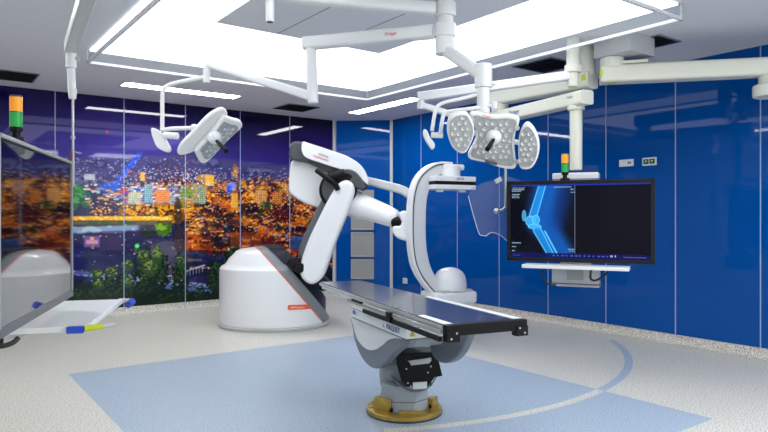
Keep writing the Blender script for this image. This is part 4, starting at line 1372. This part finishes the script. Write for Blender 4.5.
b = MB(); b.beam(jB - d_ * .12, pB + d_ * .16, .16, .14, .16); am2 = b.build('lower_arm', M['cream'], mon)
sd = Vector((0, 0, 1)).cross(d_); sd = sd if sd.y < 0 else -sd
lettering('maker_lettering', 'Dräger', .065, jB + d_ * .38 + sd * .081, d_, (0, 0, 1), M['ltext'], am2)
lettering('maker_lettering', 'Dräger', .03, pB - d_ * .0 + sd * .081 + Vector((0, 0, .02)), d_, (0, 0, 1), M['gtext'], am2)
b = MB(); b.cyl(plain(pB, zB - .06), plain(pB, zB - .11), .085, bev=.01); b.cyl(plain(pB, zB - .09), plain(pB, CAMH + 46 / F * 6.4), .062, bev=.004); b.build('post', M['cream'], mon)
# monitor
mL = at(507, 216, 6.06 * 1.05); mR = at(655, 216, 5.53 * 1.05)
mx = (mR - mL); mx.z = 0; MWd = mx.length; mx.normalize(); mn = Vector((mx.y, -mx.x, 0)); mn = mn if mn.y < 0 else -mn
zt, zb_ = CAMH + 34.5 / F * mL.y * 1.0, CAMH - 44.5 / F * mL.y
mc_ = (mL + mR) / 2
RM = Matrix((mx, -mn, Vector((0, 0, 1)))).transposed()
zc = (zt + zb_) / 2; mh = zt - zb_
moni = thing('wall_facing_monitor' if False else 'monitor', 'wide flat monitor showing a blue knee x-ray on its left half', 'monitor', plain(mc_, zb_))
ctr = plain(mc_, zc)
b = MB(); b.obox(ctr - mn * .035, (MWd - .04, .05, mh - .04), RM, .015); b.build('back_casing', M['dgrey'], moni)
b = MB()
fw = .038
b.obox(ctr + Vector((0, 0, mh / 2 - fw / 2)), (MWd, .035, fw), RM, .004); b.obox(ctr - Vector((0, 0, mh / 2 - fw / 2)), (MWd, .035, fw), RM, .004)
b.obox(ctr + mx * (MWd / 2 - fw / 2), (fw, .035, mh), RM, .004); b.obox(ctr - mx * (MWd / 2 - fw / 2), (fw, .035, mh), RM, .004)
b.build('frame', M['frame'], moni)


def xray_mesh(parent):
    nx, nz = 520, 290
    u = np.linspace(0, 1, nx); v = np.linspace(0, 1, nz)
    U, V = np.meshgrid(u, v); Y = 1 - V                         # Y down
    # picture coordinates: u 0..1 across, Y 0..1 down
    C = np.zeros((nz, nx, 3)) + np.array([2, 3, 14.])
    asp = 1.76
    def sm(x, a, b_):
        t = np.clip((x - a) / (b_ - a), 0, 1); return t * t * (3 - 2 * t)
    def seg(ax, ay, bx, by):
        px, py = (U - ax) * asp, Y - ay; dx, dy = (bx - ax) * asp, by - ay
        t = np.clip((px * dx + py * dy) / (dx * dx + dy * dy), 0, 1)
        return np.hypot(px - t * dx, py - t * dy), t
    def add(m, c, a=1.0):
        nonlocal C
        m = (m * a)[..., None]; C = C * (1 - m) + np.array(c, float) * m
    left = U < .478
    # soft tissue
    d, t = seg(.30, -.05, .24, .48); add((1 - sm(d, .05, .32)) * left, (10, 88, 178), .95)
    d, t = seg(.24, .48, .42, 1.02); add((1 - sm(d, .05, .24)) * left, (8, 84, 170), .95)
    d, t = seg(.42, .1, .36, .5); add((1 - sm(d, 0, .2)) * left, (6, 50, 124), .6)
    def bone(ax, ay, bx, by, r0, r1, c=(30, 150, 236)):
        d, t = seg(ax, ay, bx, by); r = r0 + (r1 - r0) * t
        add((1 - sm(d - r, -.006, .004)) * left, c, .72)
        add((1 - sm(np.abs(d - r + .012), .002, .010)) * left, (120, 214, 255), .7)
    bone(.262, -.1, .175, .42, .052, .060)                      # femur
    def blob(cx, cy, rx, ry, c=(60, 176, 244)):
        e = np.hypot((U - cx) / rx, (Y - cy) / ry)
        add((1 - sm(e, .9, 1.05)) * left, c, .85); add((1 - sm(np.abs(e - .93), .02, .12)) * left, (150, 226, 255), .6)
    blob(.155, .50, .040, .075); blob(.195, .485, .030, .07); blob(.105, .425, .016, .075, (70, 170, 236)); blob(.185, .575, .052, .036)
    bone(.205, .62, .335, 1.05, .062, .045); bone(.262, .64, .385, 1.05, .016, .014)
    # overlay text lines, made of short dashes
    rng = np.random.default_rng(3)
    def textline(x0, x1, y, h=.010, c=(170, 205, 235)):
        x = x0
        while x < x1:
            w_ = .004 + .008 * rng.random()
            m = ((U > x) & (U < x + w_) & (np.abs(Y - y) < h)).astype(float); add(m, c, .85); x += w_ + .004
    for k, L_ in enumerate((.10, .09, .07, 0, .06, .05, .05)):
        if L_: textline(.012, .012 + L_, .045 + k * .022, .006)
    textline(.33, .455, .042, .005); textline(.45, .475, .075, .006); textline(.452, .475, .115, .006)
    for k, L_ in ((0, .07), (2, .02), (4, .02)): textline(.012, .012 + L_, .80 + k * .027, .007)
    textline(.012, .09, .945, .005, (190, 200, 225))
    textline(.43, .475, .875, .006); textline(.44, .475, .90, .006)
    add((np.abs(U - .481) < .0022) * (Y > .02) * (Y < .93), (120, 130, 150), .9)
    add((Y < .018).astype(float), (24, 50, 150)); add((Y > .93).astype(float) * (U < 1), (10, 12, 84), .9)
    add(((Y > .018) & (Y < .024)).astype(float), (40, 60, 190), .8)
    textline(.02, .075, .97, .004, (90, 110, 200)); 
    for k in range(14): textline(.32 + k * .032, .332 + k * .032, .963, .008, (90, 110, 210))
    for x in (.73, .76): textline(x, x + .012, .955, .012, (200, 210, 240))
    textline(.82, .97, .965, .006, (110, 120, 200))
    C = np.clip(C, 0, 255) / 255; lc = np.where(C <= .04045, C / 12.92, ((C + .055) / 1.055) ** 2.4)
    W_, H_ = MWd - 2 * fw + .004, mh - 2 * fw + .004
    o = ctr + mn * .006
    inv = mw_of(parent).inverted()
    o_l = inv @ o; r3 = inv.to_3x3(); ex = r3 @ mx
    co = np.zeros((nz * nx, 3)); uu = (U.ravel() - .5) * W_; vv = (V.ravel() - .5) * H_
    for k in range(3): co[:, k] = o_l[k] + uu * ex[k] + (vv if k == 2 else 0)
    me = bpy.data.meshes.new('screen')
    me.vertices.add(nx * nz); me.vertices.foreach_set('co', co.ravel().astype(np.float32))
    idx = np.arange(nx * nz).reshape(nz, nx)
    q = np.stack([idx[:-1, :-1], idx[:-1, 1:], idx[1:, 1:], idx[1:, :-1]], -1).reshape(-1)
    nf = (nx - 1) * (nz - 1)
    me.loops.add(nf * 4); me.loops.foreach_set('vertex_index', q.astype(np.int32))
    me.polygons.add(nf); me.polygons.foreach_set('loop_start', np.arange(0, nf * 4, 4, dtype=np.int32))
    me.update(calc_edges=True)
    a_ = me.color_attributes.new('print', 'FLOAT_COLOR', 'POINT')
    a_.data.foreach_set('color', np.concatenate([lc.reshape(-1, 3), np.ones((nx * nz, 1))], 1).ravel().astype(np.float32))
    return me


so = bpy.data.objects.new('screen', xray_mesh(moni)); COL.objects.link(so); so.parent = moni
so.data.materials.append(print_material('lit_xray_screen', .08, 0.55))
so['label'] = 'lit screen with blue knee x-ray'
# bracket behind, shelf below
mb = plain(pB, 0)
br = thing('monitor_bracket', 'pale bracket around the wide monitor with a shelf and black cables below', 'bracket', plain(pB, zb_ - .25))
b = MB(); c = mb.copy(); c.z = CAMH + 38 / F * 6.4; b.obox(c, (.45, .16, .10), RM, .015, 3); b.build('top_box', M['white'], br)
b = MB(); b.obox(c - Vector((0, 0, .015)), (.455, .165, .008), RM); b.build('blue_seam', M['ltext'], br)
b = MB(); c = plain(mb, zc); b.obox(c, (.30, .09, mh + .1), RM, .01); b.build('back_plate', M['lgrey'], br)
c = plain(mb, CAMH - 61 / F * 6.35) + mn * .0
b = MB(); b.obox(c, (.46, .14, .17), RM, .012); b.obox(c - Vector((0, 0, .085)), (.47, .16, .025), RM, .01); lb = b.build('lower_box', M['lgrey'], br)
b = MB(); b.obox(c + mn * .078 + Vector((0, 0, .02)), (.16, .012, .10), RM, .004); b.build('access_panel', M['grille'], lb)
b = MB(); b.obox(c - Vector((0, 0, .068)), (.462, .146, .006), RM); b.build('dark_line', M['dgrey'], lb)  # dark grey line low around the lower box
s0 = at(519, 265.5, 6.25); s1 = at(634, 266.5, 5.72)
shc = (s0 + s1) / 2; shc.z = zb_ - .035
b = MB(); b.obox(shc - mn * .01 + mx * .01, ((s1 - s0).length - .10, .22, .035), RM, .006); b.build('shelf', M['white'], br)
for (x0, x1, y1) in ((543.5, 553, 285), (590, 609, 280)):
    b = MB(); d0 = 6.1
    if x0 < 560: pts = [at(543.5, 269, d0), at(543, 276, d0), at(545.5, 282, d0), at(550, 284.5, d0), at(556, 285, d0)]
    else: pts = [at(609, 268, d0 - .2), at(606, 274, d0 - .2), at(599, 279, d0 - .15), at(594, 280.5, d0 - .1), at(590.5, 278, d0 - .1), at(591, 270, d0 - .1)]
    b.tube(catmull(pts), .010, 10); b.build('cable', M['cable'], br)


# ---------------- signal towers
def signal_tower(p, s, label, base=True):
    """p = foot; s = radius of the lenses"""
    t = thing('signal_light', label, 'signal light', p, 0, 'orange and green signal lights')
    b = MB()
    b.cyl(p, p + Vector((0, 0, .3 * s)), 1.7 * s, bev=.05 * s); b.cyl(p + Vector((0, 0, .25 * s)), p + Vector((0, 0, 1.2 * s)), 1.35 * s, 1.2 * s, bev=.05 * s); b.cyl(p + Vector((0, 0, 1.1 * s)), p + Vector((0, 0, 2.2 * s)), .6 * s)
    b.cyl(p + Vector((0, 0, 2.1 * s)), p + Vector((0, 0, 2.8 * s)), .95 * s, .98 * s, bev=.05 * s)
    b.build('foot', M['black'], t)
    z = 2.8 * s
    b = MB(); b.cyl(p + Vector((0, 0, z)), p + Vector((0, 0, z + 2.35 * s)), .95 * s); b.build('green_lens', M['greenlens'], t); z += 2.35 * s
    b = MB(); b.cyl(p + Vector((0, 0, z)), p + Vector((0, 0, z + .15 * s)), 1.0 * s); b.build('ring', M['dgrey'], t); z += .15 * s
    b = MB(); b.cyl(p + Vector((0, 0, z)), p + Vector((0, 0, z + 2.35 * s)), .95 * s); b.build('orange_lens', M['amber'], t); z += 2.35 * s
    b = MB(); b.cyl(p + Vector((0, 0, z)), p + Vector((0, 0, z + .3 * s)), .98 * s, .9 * s, bev=.04 * s); b.build('cap', M['dgrey'], t)
    return t


p = at(565, 182.5, 6.22)
signal_tower(p, .036, 'small orange and green signal light on top of the wide monitor')

# ================================================================== RADIATION SHIELD ON ITS ARMS
shd = thing('radiation_shield', 'clear hanging radiation shield on white jointed arms behind the large lamp', 'radiation shield', plain(c_l, H))
b = MB(); cl = plain(c_l, 0)
b.cyl(plain(cl, H), plain(cl, 2.98), .065, bev=.008); b.cyl(plain(cl, 3.02), plain(cl, 2.94), .085, bev=.01); b.cyl(plain(cl, 2.95), plain(cl, CAMH + (216 - 86) / F * 6.3), .058, bev=.015); b.build('ceiling_joint', M['cream'], shd)
a0 = at(573, 75, 6.36); a1 = at(421, 97, 6.36)
b = MB(); b.beam(a0, a1 - Vector((.03, 0, 0)), .085, .095, .2, .075, .09); a_ = b.build('long_arm', M['white'], shd)
lettering('maker_lettering', 'Dräger', .03, at(491, 84.8, 6.305), (1, 0, .13), (0, 0, 1), M['ltext'], a_)
b = MB(); b.cyl(at(421, 92, 6.36), at(421, 109, 6.36), .035, bev=.006); b.build('end_joint', M['white'], shd)
a2 = at(505, 131, 6.60)
b = MB(); b.beam(at(421, 105, 6.36), a2, .06, .06, .25); b.build('spring_arm', M['white'], shd)
b = MB(); b.tube(catmull([a2 + Vector((0, 0, .03)), at(505.5, 150, 6.60), at(505.5, 200, 6.60), at(504.5, 208, 6.59), at(500, 210.5, 6.58), at(497, 211, 6.57)], 4), .014); b.build('hanger_rod', M['steel'], shd)
b = MB(); c = at(496.5, 211, 6.55); b.lathe([(.001, -.032), (.018, -.028), (.030, -.012), (.032, 0), (.030, .012), (.018, .028), (.001, .032)], c, (0, 1, 0), 24); b.build('knob', M['steel'], shd)
b = MB(); b.prism([at(x, y, 6.60) for x, y in ((468, 195), (470, 189), (480, 184), (497, 179), (500, 176), (508, 176), (524, 182), (530, 190), (532, 215), (528, 240), (518, 243), (507, 241), (501, 236), (492, 232.5), (486, 236), (480, 235.5), (478, 231), (474, 216))], (0, .012, 0), 0)
gp = b.build('clear_pane', M['shield'], shd)
b = MB(); b.tube([at(x, y, 6.595) for x, y in ((468.3, 196), (473, 214), (478, 231), (480, 235), (486, 236))], .0035, 8); b.tube(catmull([at(x, y, 6.595) for x, y in ((486, 236), (492, 232.5), (501, 235.5), (507, 241))]), .003, 8); b.build('polished_edge', M['socket'], gp)
b = MB(); b.prism([at(x, y, 6.58) for x, y in ((494.5, 180), (500.5, 176.5), (502.5, 180.5), (496.5, 184))], (0, .03, 0), .004); b.build('clamp', M['lgrey'], shd)

# ================================================================== LEFT HANGING ARM
hg = thing('hook_pendant', 'grey ceiling pendant with a thin hanging rod ending in a hook at the left', 'pendant', at(84, -20, 3.4))
zz = 2.62
q0 = on(90, -12, (0, 0, zz), (0, 0, 1)); q1 = on(70.5, 47, (0, 0, zz), (0, 0, 1))
dd = (q0 - q1).normalized()
b = MB(); b.beam(q1 - dd * .02, q0 + dd * .5, .075, .085, .12); b.build('beam', M['lgrey'], hg)
b = MB(); qe = q0 + dd * .45; b.cyl(plain(qe, zz), plain(qe, H), .05, bev=.006); b.build('ceiling_tube', M['lgrey'], hg)
dq = q1.y
b = MB(); qx = (71 - 384) / F * dq
def zq(py): return CAMH - (py - 216) / F * dq
b.cyl((qx, dq, zq(50)), (qx, dq, zq(68)), .033, bev=.004); b.cyl((qx, dq, zq(68)), (qx + .005, dq, zq(91)), .025, bev=.004); b.cyl((qx + .01, dq, zq(89)), (qx + .01, dq, zq(99)), .030, .022, bev=.004); b.build('joint', M['white'], hg)
b = MB(); b.cyl((qx + .033, dq, zq(58)), (qx + .055, dq, zq(59)), .012, seg=12); b.build('lever', M['lgrey'], hg)
b = MB(); b.tube(catmull([(qx + .012, dq, zq(97)), (qx + .014, dq, zq(140)), (qx + .016, dq, zq(180)), (qx + .012, dq, zq(186)), (qx - .012, dq, zq(189)), (qx - .035, dq, zq(189.5)), (qx - .045, dq, zq(186))], 6), .0085, 12); hk = b.build('hook_rod', M['steel'], hg)
b = MB(); b.cyl((qx + .014, dq, zq(136)), (qx + .014, dq, zq(139)), .015, seg=16); b.build('rod_collar', M['steel'], hk)
b = MB(); b.tube(catmull([(qx + .004, dq - .012, zq(150)), (qx - .004, dq - .01, zq(165)), (qx - .014, dq - .01, zq(178)), (qx - .03, dq - .01, zq(188))]), .006, 8); b.build('cord', M['redcable'], hk)

# ================================================================== LEFT MONITOR WITH TRAY
n0 = Vector((-1.747, 3.51, 0)); nm = Vector((.271, -.963, 0)).normalized(); nn_ = Vector((.963, .271, 0)).normalized()
LW, zt2, zb2 = 1.30, 1.802, 1.055
lmn = thing('monitor', 'large dark monitor at the left edge mirroring the mural and the robot', 'monitor', plain(n0 + nm * LW / 2, zb2))
RL = Matrix((nm, nn_, Vector((0, 0, 1)))).transposed()
if RL.determinant() < 0: RL = Matrix((nm, -nn_, Vector((0, 0, 1)))).transposed()
lc_ = n0 + nm * LW / 2; lc_.z = (zt2 + zb2) / 2; lh = zt2 - zb2
b = MB(); b.obox(lc_ - nn_ * .035, (LW - .02, .05, lh - .02), RL, .01); b.build('back_casing', M['dgrey'], lmn)
b = MB(); b.obox(lc_ + nn_ * .0, (LW - .03, .022, lh - .05), RL); b.build('screen', M['screen'], lmn, label='dark mirror-like screen')
b = MB(); fz = Vector((0, 0, 1))
b.obox(lc_ + fz * (lh / 2 - .008), (LW, .034, .016), RL, .003)
b.obox(lc_ + nm * (LW / 2 - .009), (.018, .034, lh), RL, .003); b.obox(lc_ - nm * (LW / 2 - .009), (.018, .034, lh), RL, .003)
b.build('frame', M['bezel'], lmn)
b = MB(); b.obox(lc_ - fz * (lh / 2 - .018), (LW, .036, .036), RL, .004); b.build('lower_bezel', M['sgrey'], lmn)
# tray
f0 = Vector((-1.634, 3.95, 0)); f1 = Vector((-1.407, 2.98, 0)); tz = .98
tm = (f1 - f0).normalized(); tn = Vector((-tm.y, tm.x, 0)); tn = tn if tn.x < 0 else -tn
TW = .50; TL = (f1 - f0).length
tray = thing('equipment_tray', 'white tray with coloured corner grips below the left monitor', 'tray', plain((f0 + f1) / 2 + tn * TW / 2, tz - .03))
RT = Matrix((tm, -tn if Vector(tm).cross(-tn).z > 0 else tn, Vector((0, 0, 1)))).transposed()
ct = plain((f0 + f1) / 2 + tn * TW / 2, tz - .014)
b = MB(); b.obox(ct, (TL, TW, .028), RT, .005); tr_ = b.build('shelf_board', M['white'], tray)
b = MB(); c = plain(f1 + tn * .045 + tm * .008, tz - .014); b.obox(c, (.030, .075, .034), RT, .006); b.build('blue_grip', M['blue'], tray)
g0 = plain(f1 + tn * .005, tz - .010); 
b = MB(); b.tube([g0, g0 + Vector((.075, .03, .004))], [.016, .013], 14); gh = b.build('green_grip', M['yellow'], tray)
b = MB(); b.tube([g0 + Vector((.07, .028, .004)), g0 + Vector((.125, .055, .012))], [.013, .009], 14); b.build('grip_tip', M['lgrey'], gh)
b = MB(); h0 = plain(f0 - tm * .0, tz - .012); b.tube([h0 + Vector((-.03, .01, 0)), h0 + Vector((.03, .03, 0))], [.014, .012], 14); b.build('grip_tip', M['lgrey'], tray)
b = MB(); b.cyl(h0 + Vector((.02, .03, -.03)), h0 + Vector((.06, .0, 0)), .022, bev=.004); b.build('blue_grip', M['blue'], tray)
b = MB(); b.obox(plain(ct + tn * .1, tz - .05), (.7, .06, .04), RT, .005)
b.build('support_bracket', M['lgrey'], tray)
b = MB(); b.tube(catmull([at(18, 338, 2.52), at(14, 342, 2.5), at(7, 345, 2.48), at(-2, 346, 2.46), at(-12, 342, 2.45)]), .010, 10); b.tube([at(1, 338, 2.5), at(1, 346, 2.48)], .009, 10)
b.build('cable', M['cable'], tray)
# its signal light
b0 = n0 + nm * 1.0
dpy = (139 - 216); tp = plain(b0, 1.805)
# place on the bracket bar above the rear of the casing
tq = on(16, 139, tp - nn_ * .03, nn_)
tq.z = zt2 - .008
sl = signal_tower(tq + Vector((0, 0, .003)), .0255, 'large orange and green signal light on top of the left monitor')
# post that carries the left monitor, just outside the frame
bp_ = plain(n0 + nm * 1.22 - nn_ * .17, 0)
ps = thing('monitor_post', 'pale ceiling post holding the left monitor from behind', 'post', plain(bp_, H))
b = MB(); b.cyl(plain(bp_, H), plain(bp_, H - .04), .11, bev=.01); b.cyl(plain(bp_, H - .03), plain(bp_, .99), .055, bev=.005); b.build('pole', M['cream'], ps)
b = MB(); b.beam(plain(bp_, 1.42), plain(lc_ - nn_ * .13 + nm * .1, 1.42), .06, .10); b.build('cross_arm', M['lgrey'], ps)
